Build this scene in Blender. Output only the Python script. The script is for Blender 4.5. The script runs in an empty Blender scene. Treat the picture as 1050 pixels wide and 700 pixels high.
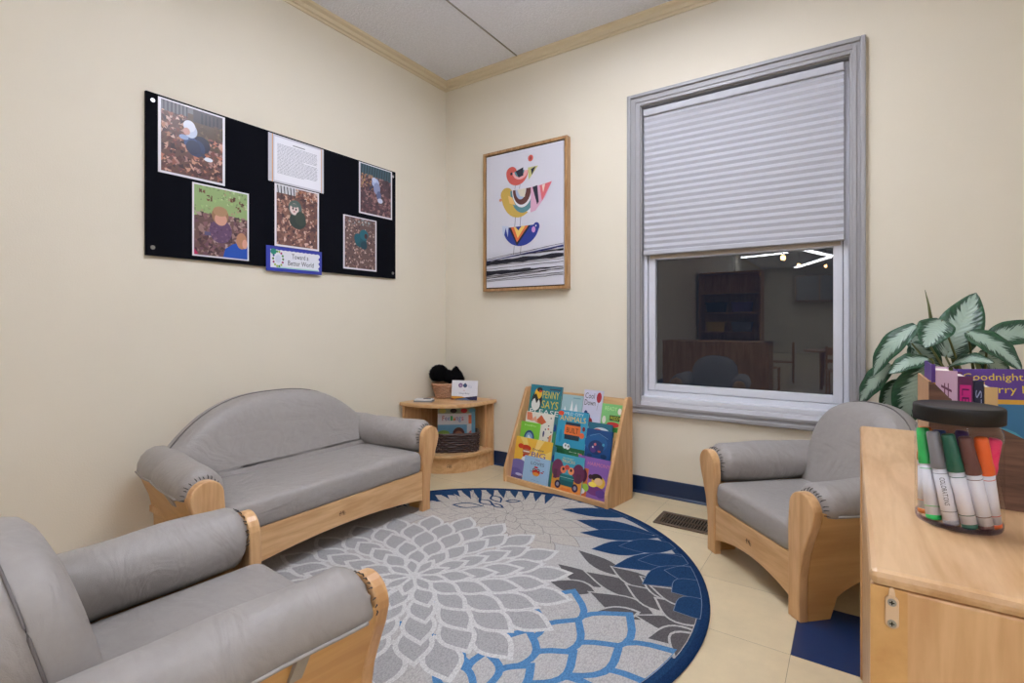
import bpy, bmesh, math, random
from mathutils import Vector, Matrix
PI = math.pi
sc = bpy.context.scene
COL = sc.collection

# ------------------------------------------------------------------ camera, world, exposure
cd = bpy.data.cameras.new('camera'); cam = bpy.data.objects.new('camera', cd); COL.objects.link(cam)
cam.location = (2.204, -2.494, .86)
cam.rotation_euler = (PI/2, 0, math.radians(34.0))
cd.sensor_width = 36; cd.lens = 518/1050*36; cd.shift_y = -19/1050; cd.clip_start = .02
sc.camera = cam
w = bpy.data.worlds.new('night'); sc.world = w; w.use_nodes = True
w.node_tree.nodes['Background'].inputs[0].default_value = (.006, .008, .014, 1)
w.node_tree.nodes['Background'].inputs[1].default_value = 1
sc.view_settings.view_transform = 'Standard'; sc.view_settings.look = 'None'
sc.view_settings.gamma = 1; sc.view_settings.use_curve_mapping = False
sc.view_settings.exposure = 0.98
LIGHT = 9.0            # emission of the ceiling fixtures

# ------------------------------------------------------------------ helpers
def s2l(c):
    return tuple(((x/255)/12.92 if x/255 <= .04045 else (((x/255)+.055)/1.055)**2.4) for x in c[:3]) + (1,)

def mat(name, rgb, rough=.6, spec=.5, metal=0, bump=0, bscale=200, var=0, vscale=8, coat=0, stretch=None, sheen=0):
    m = bpy.data.materials.new(name); m.use_nodes = True; nt = m.node_tree; N = nt.nodes; L = nt.links
    p = N['Principled BSDF']; c = s2l(rgb)
    p.inputs['Base Color'].default_value = c; p.inputs['Roughness'].default_value = rough
    p.inputs['Specular IOR Level'].default_value = spec; p.inputs['Metallic'].default_value = metal
    p.inputs['Coat Weight'].default_value = coat; p.inputs['Sheen Weight'].default_value = sheen
    tc = N.new('ShaderNodeTexCoord'); mp = N.new('ShaderNodeMapping'); L.new(tc.outputs['Object'], mp.inputs[0])
    if stretch: mp.inputs['Scale'].default_value = stretch
    if var:
        n = N.new('ShaderNodeTexNoise'); n.inputs['Scale'].default_value = vscale; n.inputs['Detail'].default_value = 5
        L.new(mp.outputs[0], n.inputs['Vector'])
        r = N.new('ShaderNodeMapRange'); r.inputs[1].default_value = .3; r.inputs[2].default_value = .7
        r.inputs[3].default_value = 1-var; r.inputs[4].default_value = 1+var
        L.new(n.outputs['Fac'], r.inputs[0])
        h = N.new('ShaderNodeHueSaturation'); h.inputs['Color'].default_value = c
        L.new(r.outputs[0], h.inputs['Value']); L.new(h.outputs[0], p.inputs['Base Color'])
    if bump:
        n2 = N.new('ShaderNodeTexNoise'); n2.inputs['Scale'].default_value = bscale; n2.inputs['Detail'].default_value = 3
        L.new(mp.outputs[0], n2.inputs['Vector'])
        b = N.new('ShaderNodeBump'); b.inputs['Strength'].default_value = bump; b.inputs['Distance'].default_value = .004
        L.new(n2.outputs['Fac'], b.inputs['Height']); L.new(b.outputs[0], p.inputs['Normal'])
    return m

def wood(name, rgb, dark, axis='z', scale=1.0, rough=.38):
    m = bpy.data.materials.new(name); m.use_nodes = True; nt = m.node_tree; N = nt.nodes; L = nt.links
    p = N['Principled BSDF']; p.inputs['Roughness'].default_value = rough; p.inputs['Coat Weight'].default_value = .15
    p.inputs['Coat Roughness'].default_value = .25
    tc = N.new('ShaderNodeTexCoord'); mp = N.new('ShaderNodeMapping'); L.new(tc.outputs['Object'], mp.inputs[0])
    s = {'x': (1, 9, 9), 'y': (9, 1, 9), 'z': (9, 9, 1)}[axis]
    mp.inputs['Scale'].default_value = tuple(k*scale for k in s)
    n = N.new('ShaderNodeTexNoise'); n.inputs['Scale'].default_value = 3; n.inputs['Detail'].default_value = 6
    n.inputs['Distortion'].default_value = .9; L.new(mp.outputs[0], n.inputs['Vector'])
    n2 = N.new('ShaderNodeTexNoise'); n2.inputs['Scale'].default_value = 14; n2.inputs['Detail'].default_value = 3
    L.new(mp.outputs[0], n2.inputs['Vector'])
    a = N.new('ShaderNodeMath'); a.operation = 'MULTIPLY_ADD'; a.inputs[1].default_value = .35
    L.new(n2.outputs['Fac'], a.inputs[0]); L.new(n.outputs['Fac'], a.inputs[2])
    cr = N.new('ShaderNodeValToRGB'); cr.color_ramp.elements[0].position = .5; cr.color_ramp.elements[1].position = .82
    cr.color_ramp.elements[0].color = s2l(rgb); cr.color_ramp.elements[1].color = s2l(dark)
    L.new(a.outputs[0], cr.inputs[0]); L.new(cr.outputs[0], p.inputs['Base Color'])
    return m

def attr_mat(name, rough=.5, bump=0, bscale=900, spec=.5, coat=0):
    m = bpy.data.materials.new(name); m.use_nodes = True; nt = m.node_tree; N = nt.nodes; L = nt.links
    p = N['Principled BSDF']; p.inputs['Roughness'].default_value = rough; p.inputs['Specular IOR Level'].default_value = spec
    p.inputs['Coat Weight'].default_value = coat
    a = N.new('ShaderNodeAttribute'); a.attribute_name = 'Col'; L.new(a.outputs['Color'], p.inputs['Base Color'])
    if bump:
        tc = N.new('ShaderNodeTexCoord'); n2 = N.new('ShaderNodeTexNoise'); n2.inputs['Scale'].default_value = bscale
        L.new(tc.outputs['Object'], n2.inputs['Vector'])
        b = N.new('ShaderNodeBump'); b.inputs['Strength'].default_value = bump; b.inputs['Distance'].default_value = .002
        L.new(n2.outputs['Fac'], b.inputs['Height']); L.new(b.outputs[0], p.inputs['Normal'])
    return m

def emit(name, rgb, s):
    m = bpy.data.materials.new(name); m.use_nodes = True; p = m.node_tree.nodes['Principled BSDF']
    p.inputs['Base Color'].default_value = (.8, .8, .8, 1)
    p.inputs['Emission Color'].default_value = s2l(rgb); p.inputs['Emission Strength'].default_value = s
    return m

M = {}
M['wall'] = mat('wall_paint', (230, 222, 203), .55, .3, bump=.12, bscale=220, var=.015, vscale=3)
M['ceiling'] = mat('ceiling_texture', (240, 242, 250), .9, .2, bump=.9, bscale=130, var=.05, vscale=90)
M['crown'] = mat('crown_paint', (220, 205, 172), .45)
M['navy'] = mat('navy_vinyl', (20, 44, 80), .3, .5, var=.1, vscale=20)
M['casing'] = mat('casing_paint', (162, 161, 163), .4)
M['vinyl'] = mat('white_vinyl', (216, 218, 226), .35)
M['vinyl_tan'] = mat('sash_top_rail', (190, 178, 164), .45)
M['shade_rail'] = mat('shade_rail', (186, 187, 194), .5)
M['jamb'] = mat('dark_jamb', (96, 90, 84), .6)
M['maple'] = wood('maple', (226, 184, 134), (202, 154, 104), 'z')
M['maple_x'] = wood('maple_long', (226, 186, 136), (204, 158, 108), 'x')
M['maple_y'] = wood('maple_deep', (222, 184, 140), (200, 156, 108), 'y')
M['maple_side'] = wood('maple_plywood', (222, 176, 112), (205, 154, 92), 'y', .5)
M['oak'] = wood('oak_frame', (190, 150, 104), (160, 118, 74), 'z', 2)
M['fabric'] = mat('grey_vinyl_fabric', (160, 155, 151), .48, .45, bump=.18, bscale=700, var=.03, vscale=60)
_n = M['fabric'].node_tree; _b0 = [q for q in _n.nodes if q.type == 'BUMP'][0]; _t = [q for q in _n.nodes if q.type == 'TEX_COORD'][0]
_w = _n.nodes.new('ShaderNodeTexNoise'); _w.inputs['Scale'].default_value = 7; _w.inputs['Detail'].default_value = 2.5; _w.inputs['Distortion'].default_value = 1.6
_mp = _n.nodes.new('ShaderNodeMapping'); _mp.inputs['Scale'].default_value = (1.0, 2.0, 1.4); _n.links.new(_t.outputs['Object'], _mp.inputs[0]); _n.links.new(_mp.outputs[0], _w.inputs['Vector'])
_b = _n.nodes.new('ShaderNodeBump'); _b.inputs['Strength'].default_value = .28; _b.inputs['Distance'].default_value = .02
_n.links.new(_w.outputs['Fac'], _b.inputs['Height']); _n.links.new(_b.outputs[0], _b0.inputs['Normal'])
M['piping'] = mat('piping_grey', (110, 105, 104), .6)
M['thread'] = mat('gather_thread', (70, 66, 66), .8)
M['black'] = mat('black_plastic', (15, 16, 20), .5)
M['felt'] = mat('navy_black_felt', (6, 8, 18), .9, .15, bump=.3, bscale=900)
M['steel'] = mat('steel', (170, 170, 168), .3, .5, metal=.9)
M['bronze'] = mat('bronze_register', (104, 88, 74), .45, .5, metal=.4)
M['dark'] = mat('dark_marks_and_shade', (12, 12, 12), .9)  # near black for printed marks and for painted shade in gaps and recesses
M['print'] = attr_mat('printed_paper', .55)
M['gloss'] = attr_mat('glossy_print', .32, spec=.5)
M['rug'] = attr_mat('rug_yarn', .95, bump=1.0, bscale=420, spec=.1)
_n = M['rug'].node_tree; _t = _n.nodes.new('ShaderNodeTexCoord'); _m = _n.nodes.new('ShaderNodeMapping'); _m.inputs['Scale'].default_value = (1, .45, 1); _v = _n.nodes.new('ShaderNodeTexVoronoi'); _v.inputs['Scale'].default_value = 330
_r = _n.nodes.new('ShaderNodeMapRange'); _r.inputs[1].default_value = .1; _r.inputs[2].default_value = .8; _r.inputs[3].default_value = 1.13; _r.inputs[4].default_value = .78; _h = _n.nodes.new('ShaderNodeHueSaturation')
_n.links.new(_t.outputs['Object'], _m.inputs[0]); _n.links.new(_m.outputs[0], _v.inputs['Vector']); _n.links.new(_v.outputs['Distance'], _r.inputs[0]); _n.links.new(_r.outputs[0], _h.inputs['Value'])
_n.links.new([q for q in _n.nodes if q.type == 'ATTRIBUTE'][0].outputs['Color'], _h.inputs['Color']); _n.links.new(_h.outputs[0], _n.nodes['Principled BSDF'].inputs['Base Color'])
M['tile'] = attr_mat('floor_tile', .3, spec=.45)
M['pages'] = mat('book_pages', (232, 226, 214), .8)
M['wicker'] = mat('natural_wicker', (192, 150, 120), .7, var=.3, vscale=160)
M['wicker_dark'] = mat('dark_wicker', (64, 44, 40), .35, var=.5, vscale=90)
M['fur'] = mat('black_plush', (14, 13, 15), .95, .1)
M['white'] = mat('white_plastic', (226, 226, 226), .35)
M['grey'] = mat('grey_plastic', (140, 143, 148), .4)
M['lamp'] = emit('fluorescent_diffuser', (234, 238, 250), LIGHT)
M['tube'] = emit('far_lamp_diffuser', (240, 246, 255), 12)
M['warm'] = emit('warm_bulb', (255, 190, 110), 30)
M['soil'] = mat('potting_soil', (50, 38, 30), .95, bump=1, bscale=90)
M['pot'] = mat('terracotta', (168, 104, 74), .7, var=.05)
M['stem'] = mat('plant_stem', (104, 110, 62), .5)
M['walnut'] = wood('wood_grain_board', (118, 84, 66), (82, 56, 44), 'x', 3, .6)
M['kraft'] = mat('kraft_board', (176, 136, 100), .8, var=.05, vscale=60)
M['oldwood'] = wood('classroom_wood', (206, 160, 110), (176, 128, 80), 'z')

def glass(name, tint, ior, rough=0.0, boost=1.0):
    m = bpy.data.materials.new(name); m.use_nodes = True; nt = m.node_tree; N = nt.nodes; L = nt.links
    N.remove(N['Principled BSDF']); out = N['Material Output']
    t = N.new('ShaderNodeBsdfTransparent'); t.inputs[0].default_value = tint
    g = N.new('ShaderNodeBsdfGlossy'); g.inputs['Roughness'].default_value = rough
    f = N.new('ShaderNodeFresnel'); f.inputs[0].default_value = ior
    geo = N.new('ShaderNodeNewGeometry'); sb_ = N.new('ShaderNodeMath'); sb_.operation = 'SUBTRACT'; sb_.inputs[0].default_value = 1.0; L.new(geo.outputs['Backfacing'], sb_.inputs[1])
    mu = N.new('ShaderNodeMath'); mu.operation = 'MULTIPLY'; L.new(f.outputs[0], mu.inputs[0]); L.new(sb_.outputs[0], mu.inputs[1])
    mx = N.new('ShaderNodeMixShader'); L.new(mu.outputs[0], mx.inputs[0]); L.new(t.outputs[0], mx.inputs[1]); L.new(g.outputs[0], mx.inputs[2])
    L.new(mx.outputs[0], out.inputs['Surface'])
    return m
M['pane'] = glass('window_glass', (.8, .85, .85, 1), 2.1)
M['clear'] = glass('clear_plastic', (.985, .985, .99, 1), 1.3, .04)

class MB:
    """collects shapes into one bmesh with a per-face colour"""
    def __init__(s, m=None):
        s.bm = bmesh.new(); s.cl = s.bm.loops.layers.float_color.new('Col'); s.x = m or Matrix.Identity(4)
    def face(s, pts, col=None, mi=0, smooth=False):
        try: f = s.bm.faces.new([s.bm.verts.new(s.x @ Vector(p)) for p in pts])
        except ValueError: return
        f.material_index = mi; f.smooth = smooth
        if col is not None:
            c = s2l(col)
            for l in f.loops: l[s.cl] = c
        return f
    def box(s, a, b, bev=0, col=None, mi=0):
        x0, y0, z0 = a; x1, y1, z1 = b
        t = bmesh.new(); bmesh.ops.create_cube(t, size=1)
        for v in t.verts: v.co = Vector(((x0+x1)/2+v.co.x*(x1-x0), (y0+y1)/2+v.co.y*(y1-y0), (z0+z1)/2+v.co.z*(z1-z0)))
        if bev: bmesh.ops.bevel(t, geom=t.edges[:], offset=bev, segments=2, affect='EDGES', profile=.5)
        s.merge(t, col, mi)
    def merge(s, t, col=None, mi=0, smooth=False, xf=None):
        X = s.x @ xf if xf else s.x
        vm = {v: s.bm.verts.new(X @ v.co) for v in t.verts}
        for f in t.faces:
            try: g = s.bm.faces.new([vm[v] for v in f.verts])
            except ValueError: continue
            g.material_index = mi; g.smooth = smooth or f.smooth
            if col is not None:
                c = s2l(col)
                for l in g.loops: l[s.cl] = c
        t.free()
    def loft(s, rings, closed=True, cap=True, col=None, mi=0, smooth=True):
        R = [[s.bm.verts.new(s.x @ Vector(p)) for p in r] for r in rings]; n = len(R[0]); c = s2l(col) if col is not None else None
        def put(vs, sm):
            try: f = s.bm.faces.new(vs)
            except ValueError: return
            f.smooth = sm; f.material_index = mi
            if c:
                for l in f.loops: l[s.cl] = c
        for a, b in zip(R, R[1:]):
            for i in range(n if closed else n-1):
                j = (i+1) % n; put((a[i], a[j], b[j], b[i]), smooth)
        if cap: put(R[0][::-1], smooth and len(rings) > 4); put(R[-1], smooth and len(rings) > 4)
    def tube(s, pts, r, n=8, col=None, mi=0, cap=True):
        pts = [Vector(p) for p in pts]; rings = []
        for i, p in enumerate(pts):
            d = (pts[min(i+1, len(pts)-1)]-pts[max(i-1, 0)]).normalized()
            u = d.cross(Vector((0, 0, 1)) if abs(d.z) < .9 else Vector((1, 0, 0))).normalized(); v = d.cross(u)
            rr = r[i] if isinstance(r, (list, tuple)) else r
            rings.append([p+u*math.cos(2*PI*k/n)*rr+v*math.sin(2*PI*k/n)*rr for k in range(n)])
        s.loft(rings, cap=cap, col=col, mi=mi)
    def cyl(s, c, r, h, n=24, col=None, mi=0, r2=None, bev=0):
        r2 = r if r2 is None else r2; z = c[2]
        prof = [(r, 0), (r2, h)] if not bev else [(r-bev, 0), (r, bev), (r2, h-bev), (r2-bev, h)]
        s.loft([[(c[0]+math.cos(2*PI*k/n)*q, c[1]+math.sin(2*PI*k/n)*q, z+dz) for k in range(n)] for q, dz in prof], col=col, mi=mi)
    def prism(s, poly, a, b, axis='y', bev=0, col=None, mi=0, smooth=False):
        """polygon in the plane across axis, extruded from a to b"""
        def P(p, k): return {'y': (p[0], k, p[1]), 'z': (p[0], p[1], k), 'x': (k, p[0], p[1])}[axis]
        t = bmesh.new(); lo = [t.verts.new(P(p, a)) for p in poly]; hi = [t.verts.new(P(p, b)) for p in poly]
        t.faces.new(lo[::-1]); t.faces.new(hi); n = len(poly)
        for i in range(n): t.faces.new((lo[i], lo[(i+1) % n], hi[(i+1) % n], hi[i]))
        bmesh.ops.recalc_face_normals(t, faces=t.faces[:])
        if bev:
            es = [e for e in t.edges if abs((e.verts[0].co-e.verts[1].co)[{'x': 0, 'y': 1, 'z': 2}[axis]]) < 1e-6]
            bmesh.ops.bevel(t, geom=es, offset=bev, segments=3, affect='EDGES', profile=.5)
        s.merge(t, col, mi, smooth)
    def build(s, name, mats, parent=None, normals=True):
        me = bpy.data.meshes.new(name)
        if normals: bmesh.ops.recalc_face_normals(s.bm, faces=s.bm.faces[:])
        s.bm.to_mesh(me); s.bm.free()
        for m in (mats if isinstance(mats, (list, tuple)) else [mats]): me.materials.append(m)
        o = bpy.data.objects.new(name, me); COL.objects.link(o)
        if parent: o.parent = parent
        return o

def tag(o, label, cat, group=None, kind=None):
    o['label'] = label; o['category'] = cat
    if group: o['group'] = group
    if kind: o['kind'] = kind
    return o
def thing(name, label, cat, loc=(0, 0, 0), rz=0, group=None):
    o = bpy.data.objects.new(name, None); COL.objects.link(o); o.location = loc; o.rotation_euler = (0, 0, rz)
    o.empty_display_size = .05
    return tag(o, label, cat, group)
def struct(o): o['kind'] = 'structure'; return o
def copy_tree(o, parent=None):
    c = o.copy(); COL.objects.link(c); c.parent = parent
    for ch in list(o.children): copy_tree(ch, c)
    return c
def weighted(o, w=.02):
    m = o.modifiers.new('wn', 'WEIGHTED_NORMAL'); return o

_tc = {}
def text_polys(s, font_h=1.0):
    """outline text -> list of triangles in a box of height 1, plus its width"""
    if s in _tc: return _tc[s]
    cu = bpy.data.curves.new('t', 'FONT'); cu.body = s; cu.size = 1; cu.resolution_u = 2
    o = bpy.data.objects.new('t', cu); COL.objects.link(o)
    dg = bpy.context.evaluated_depsgraph_get(); me = bpy.data.meshes.new_from_object(o.evaluated_get(dg))
    fs = [[tuple(me.vertices[i].co[:2]) for i in p.vertices] for p in me.polygons]
    bpy.data.objects.remove(o); bpy.data.curves.remove(cu); bpy.data.meshes.remove(me)
    xs = [p[0] for f in fs for p in f]; ys = [p[1] for f in fs for p in f]
    x0, x1, y0, y1 = min(xs), max(xs), min(ys), max(ys)
    r = ([[((x-x0)/(x1-x0), (y-y0)/(y1-y0)) for x, y in f] for f in fs])
    _tc[s] = r; return r

class Art:
    """flat artwork on a plane: unit coordinates u (right), v (up)"""
    def __init__(s, mb, org, U, V, Nn, step=.00012, z0=.0002, mi=0):
        s.mb = mb; s.o = Vector(org); s.U = Vector(U); s.V = Vector(V); s.n = Vector(Nn).normalized(); s.k = z0; s.st = step; s.mi = mi
    def p(s, u, v): return s.o+s.U*u+s.V*v+s.n*s.k
    def poly(s, pts, c, adv=True):
        s.mb.face([s.p(u, v) for u, v in pts], c, s.mi)
        if adv: s.k += s.st
    def rect(s, u0, v0, u1, v1, c): s.poly([(u0, v0), (u1, v0), (u1, v1), (u0, v1)], c)
    def ell(s, u, v, ru, rv, c, n=20, a0=0, a1=360):
        A = [math.radians(a0+(a1-a0)*i/n) for i in range(n+(a1-a0 < 360))]
        s.poly([(u+ru*math.cos(a), v+rv*math.sin(a)) for a in A], c)
    def text(s, t, u0, v0, u1, v1, c, rot=False):
        for f in text_polys(t):
            s.mb.face([s.p(u0+x*(u1-u0), v0+y*(v1-v0)) if not rot else s.p(u0+y*(u1-u0), v1-x*(v1-v0)) for x, y in f], c, s.mi)
        s.k += s.st
    def line(s, pts, w, c, asp=1.0):
        for (a, b), (d, e) in zip(pts, pts[1:]):
            dx, dy = d-a, (e-b)*asp; L = math.hypot(dx, dy) or 1; nx, ny = -dy/L*w/2, dx/L*w/2/asp
            s.poly([(a-nx, b-ny), (d-nx, e-ny), (d+nx, e+ny), (a+nx, b+ny)], c, False)
        s.k += s.st

# ------------------------------------------------------------------ room shell
RX, RY, H = 6.6, -13.6, 2.42
WX0, WX1, WZ0, WZ1 = 1.311, 2.196, .47, 1.958       # window opening
b = MB()
b.box((-.1, RY, -.02), (RX, .0, -.003), col=(120, 105, 85))
random.seed(3)
T = .305; ox, oy = 2.07, -.699
i0 = math.floor((0-ox)/T); i1 = math.ceil((RX-ox)/T)
for i in range(i0, i1):
    for j in range(-43, 3):
        xa, xb = max(ox+i*T, 0), min(ox+(i+1)*T, RX); ya, yb = max(oy+j*T-T+T, RY), min(oy+(j+1)*T, 0)
        if xb-xa < .01 or yb-ya < .01: continue
        k = random.uniform(-5, 5); c = (216+k, 199+k, 164+k)
        if j == -1 and i in (0, 3, 6): c = (24, 52, 96)
        g = .0005
        b.face([(xa+g, ya+g, 0), (xb-g, ya+g, 0), (xb-g, yb-g, 0), (xa+g, yb-g, 0)], c)
fl = struct(b.build('floor', M['tile']))
# marbling on the tiles
nt = M['tile'].node_tree; N = nt.nodes; L = nt.links; p = N['Principled BSDF']
at = [n for n in N if n.type == 'ATTRIBUTE'][0]; tc = N.new('ShaderNodeTexCoord')
ns = N.new('ShaderNodeTexNoise'); ns.inputs['Scale'].default_value = 9; ns.inputs['Detail'].default_value = 8; ns.inputs['Roughness'].default_value = .7
L.new(tc.outputs['Object'], ns.inputs[0])
mr = N.new('ShaderNodeMapRange'); mr.inputs[1].default_value = .3; mr.inputs[2].default_value = .7; mr.inputs[3].default_value = .93; mr.inputs[4].default_value = 1.06
L.new(ns.outputs['Fac'], mr.inputs[0]); hs = N.new('ShaderNodeHueSaturation'); L.new(mr.outputs[0], hs.inputs['Value']); L.new(at.outputs['Color'], hs.inputs['Color'])
L.new(hs.outputs[0], p.inputs['Base Color'])

b = MB(); b.box((-.12, RY, 0), (0, .12, H)); struct(b.build('wall_left', M['wall']))
b = MB()
b.box((0, 0, 0), (WX0, .12, H)); b.box((WX1, 0, 0), (RX, .12, H)); b.box((WX0, 0, 0), (WX1, .12, WZ0)); b.box((WX0, 0, WZ1), (WX1, .12, H))
struct(b.build('wall_back', M['wall']))
b = MB(); b.box((RX, RY, 0), (RX+.12, .12, H)); struct(b.build('wall_right', M['wall']))
b = MB(); b.box((0, RY-.12, 0), (RX, RY, H)); struct(b.build('wall_front', M['wall']))
b = MB()
b.box((-.12, RY-.12, H), (RX+.12, .12, H+.06))
struct(b.build('ceiling', M['ceiling']))
b = MB()
for k in range(6): x = .578+k*1.22; b.box((x-.004, RY, H-.0035), (x+.004, -.02, H+.001), .001)
struct(b.build('trim_1', mat('ceiling_seam', (150, 146, 142), .9)))
# crown
def crown(name, pts):
    b = MB()
    prof = [(0, 0), (.006, 0), (.008, .012), (.016, .016), (.018, .034), (.032, .044), (.034, .056), (0, .056)]
    for (ax, ay), (bx, by), (nx, ny) in pts:
        b.loft([[(ax+nx*d, ay+ny*d, H-.056+z) for d, z in prof], [(bx+nx*d, by+ny*d, H-.056+z) for d, z in prof]], smooth=False)
    return struct(b.build(name, M['crown']))
crown('trim_2', [((0, RY), (0, 0), (1, 0))]); crown('trim_3', [((0, 0), (RX, 0), (0, -1))])
def base(name, a, c, n):
    b = MB(); prof = [(0, 0), (.014, 0), (.012, .004), (.006, .012), (.005, .082), (.003, .085), (0, .085)]
    b.loft([[(a[0]+n[0]*d, a[1]+n[1]*d, z) for d, z in prof], [(c[0]+n[0]*d, c[1]+n[1]*d, z) for d, z in prof]], smooth=False)
    struct(b.build(name, M['navy']))
base('baseboard_left', (0, RY), (0, 0), (1, 0)); base('baseboard_back', (0, 0), (RX, 0), (0, -1)); base('baseboard_right', (RX, 0), (RX, RY), (-1, 0))

# ------------------------------------------------------------------ window
win = bpy.data.objects.new('window_1', None); COL.objects.link(win); win.location = ((WX0+WX1)/2, 0, WZ0); struct(win)
X0 = -(WX0+WX1)/2
def wx(mb): mb.x = Matrix.Translation((X0, 0, -WZ0)); return mb
# casing: stepped profile frame
b = wx(MB())
ox0, ox1, oz0, oz1 = 1.245, 2.248, .404, 2.018
def frame(mb, o, i, y0, y1, bev=0, **k):
    (a0, c0, a1, c1), (d0, e0, d1, e1) = o, i
    mb.box((a0, y0, c0), (d0, y1, c1), bev, **k); mb.box((d1, y0, c0), (a1, y1, c1), bev, **k)
    mb.box((d0, y0, c0), (d1, y1, e0), bev, **k); mb.box((d0, y0, e1), (d1, y1, c1), bev, **k)
frame(b, (ox0, oz0, ox1, oz1), (WX0, .468, WX1, WZ1), -.014, 0, .002)
frame(b, (ox0, oz0, ox1, oz1), (ox0+.018, oz0+.018, ox1-.018, oz1-.018), -.024, -.012, .004)
frame(b, (ox0+.03, oz0+.03, ox1-.03, oz1-.03), (ox0+.044, oz0+.044, ox1-.044, oz1-.044), -.019, -.012, .002)
b.build('window_casing', M['casing'], win)
b = wx(MB()); frame(b, (WX0, WZ0, WX1, WZ1), (WX0+.004, WZ0+.004, WX1-.004, WZ1-.004), 0, .12); b.build('jamb', M['casing'], win)
# vinyl frame and two sashes
b = wx(MB())
frame(b, (WX0+.004, WZ0+.004, WX1-.004, WZ1-.004), (1.335, .515, 2.172, WZ1-.03), .035, .11, .003)
b.box((WX0+.004, -.006, WZ0-.006), (WX1-.004, .04, .492), .004); b.box((WX0+.004, -.016, WZ0-.03), (WX1-.004, .0, WZ0-.002), .004)
b.build('window_frame', M['vinyl'], win)
sash = MB(); wx(sash); frame(sash, (1.337, .517, 2.170, 1.225), (1.372, .552, 2.135, 1.18), .042, .075, .004)
so = sash.build('lower_sash', M['vinyl'], win)
b = wx(MB()); b.box((1.345, .038, 1.187), (2.162, .05, 1.222), .003); b.build('meeting_rail', M['vinyl_tan'], so)
b = wx(MB()); b.box((1.368, .062, .548), (2.139, .066, 1.184)); b.build('window_pane', M['pane'], so)
b = wx(MB()); frame(b, (1.337, 1.19, 2.170, 1.93), (1.38, 1.235, 2.127, 1.89), .078, .105, .004); us = b.build('upper_sash', M['vinyl'], win)
b = wx(MB()); b.box((1.376, .09, 1.23), (2.131, .094, 1.895)); b.build('window_pane', M['pane'], us)
# pleated shade
sh = thing('pleated_window_shade', 'white pleated cellular shade pulled halfway down over the window', 'window shade', ((1.32+2.178)/2, .02, WZ1-.01))
hw = .4275
b = MB(); b.box((-hw, -.018, -.042), (hw, .012, -.006), .006); b.build('headrail', M['shade_rail'], sh)
b = MB(); zt, zb, n = -.042, -.722, 22; rows = []
for i in range(n*2+1):
    z = zt+(zb-zt)*i/(n*2); y = -.0095 if i % 2 else -.0045; rows.append((y, z))
back = [(.024-y, z) for y, z in rows][::-1]
b.prism([(y, z) for y, z in rows]+[(y-.0, z) for y, z in back], -hw+.003, hw-.003, 'x')
b.build('pleated_fabric', mat('shade_fabric', (186, 187, 194), .8, .3, bump=.1, bscale=300), sh)
b = MB(); b.box((-hw, -.016, -.745), (hw, .012, -.722), .004); b.build('bottom_rail', M['shade_rail'], sh)

# ------------------------------------------------------------------ ceiling fixtures (the light of the room)
def fixture(x, y, label, lx=.42, ly=1.22):
    t = thing('ceiling_light', label, 'ceiling light', (x, y, H), 0, 'ceiling lights of the classroom')
    for q in (-.45, .45):
        b = MB(); b.tube([(0, q, 0), (0, q, -.085)], .003, 6); b.build('hanger', M['white'], t)
    b = MB(); b.box((-lx/2, -ly/2, -.12), (lx/2, -ly/2+.012, -.08), .002); b.box((-lx/2, ly/2-.012, -.12), (lx/2, ly/2, -.08), .002); b.box((-.06, -ly/2+.012, -.107), (.06, ly/2-.012, -.085), .002); b.build('fixture_frame', M['white'], t)
    b = MB(); b.box((-lx/2+.005, -ly/2+.012, -.125), (lx/2-.005, ly/2-.012, -.109), .003); b.build('diffuser', M['lamp'], t)
    b = MB()
    for q in (-.13, .13): b.box((q-.03, -ly/2+.03, -.107), (q+.03, ly/2-.03, -.095), .003)
    b.build('added_uplight', M['lamp'], t)  # upward glowing strips, added to brighten the ceiling
    return t
fixture(1.5, -1.22, 'hanging ceiling light panel nearest the window')
fixture(2.5, -4.1, 'hanging ceiling light panel behind the reading corner')
fixture(4.6, -4.0, 'hanging ceiling light panel at the right side of the room')
fixture(4.3, -7.6, 'hanging ceiling light panel over the play area')

# ------------------------------------------------------------------ round rug
def clipc(poly, R):
    n = 96; out = list(poly)
    for i in range(n):
        a = 2*PI*i/n; nx, ny = math.cos(a), math.sin(a); d = R*math.cos(PI/n); res = []
        for k in range(len(out)):
            p, q = out[k], out[(k+1) % len(out)]; dp = p[0]*nx+p[1]*ny-d; dq = q[0]*nx+q[1]*ny-d
            if dp <= 0: res.append(p)
            if (dp < 0 < dq) or (dq < 0 < dp):
                t = dp/(dp-dq); res.append((p[0]+(q[0]-p[0])*t, p[1]+(q[1]-p[1])*t))
        out = res
        if len(out) < 3: return None
    return out
def petal(base, tip, w, n=9, skew=0, fat=.55):
    bx, by = base; tx, ty = tip; L = math.hypot(tx-bx, ty-by); ux, uy = (tx-bx)/L, (ty-by)/L; A = []; B = []
    for i in range(n+1):
        t = i/n; h = w*math.sin(PI*min(1, t**(math.log(.5)/math.log(fat))))**(1.0 if t < fat else 1.12) if 0 < t < 1 else 0
        c = skew*math.sin(PI*t)
        A.append((bx+ux*L*t-uy*(h+c), by+uy*L*t+ux*(h+c))); B.append((bx+ux*L*t-uy*(-h+c), by+uy*L*t+ux*(-h+c)))
    return A+B[-2:0:-1]
RR = .808
rug = MB(); RZ = .0075
def disc(r, z, c): rug.face([(r*math.cos(2*PI*k/128), r*math.sin(2*PI*k/128), z) for k in range(128)], c)
NV = (36, 68, 108); OFFW = (214, 214, 212); GREY = (176, 175, 176); DG = (98, 96, 98); LB = (88, 140, 190); TP = (196, 190, 182); LG = (192, 190, 188)
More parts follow.
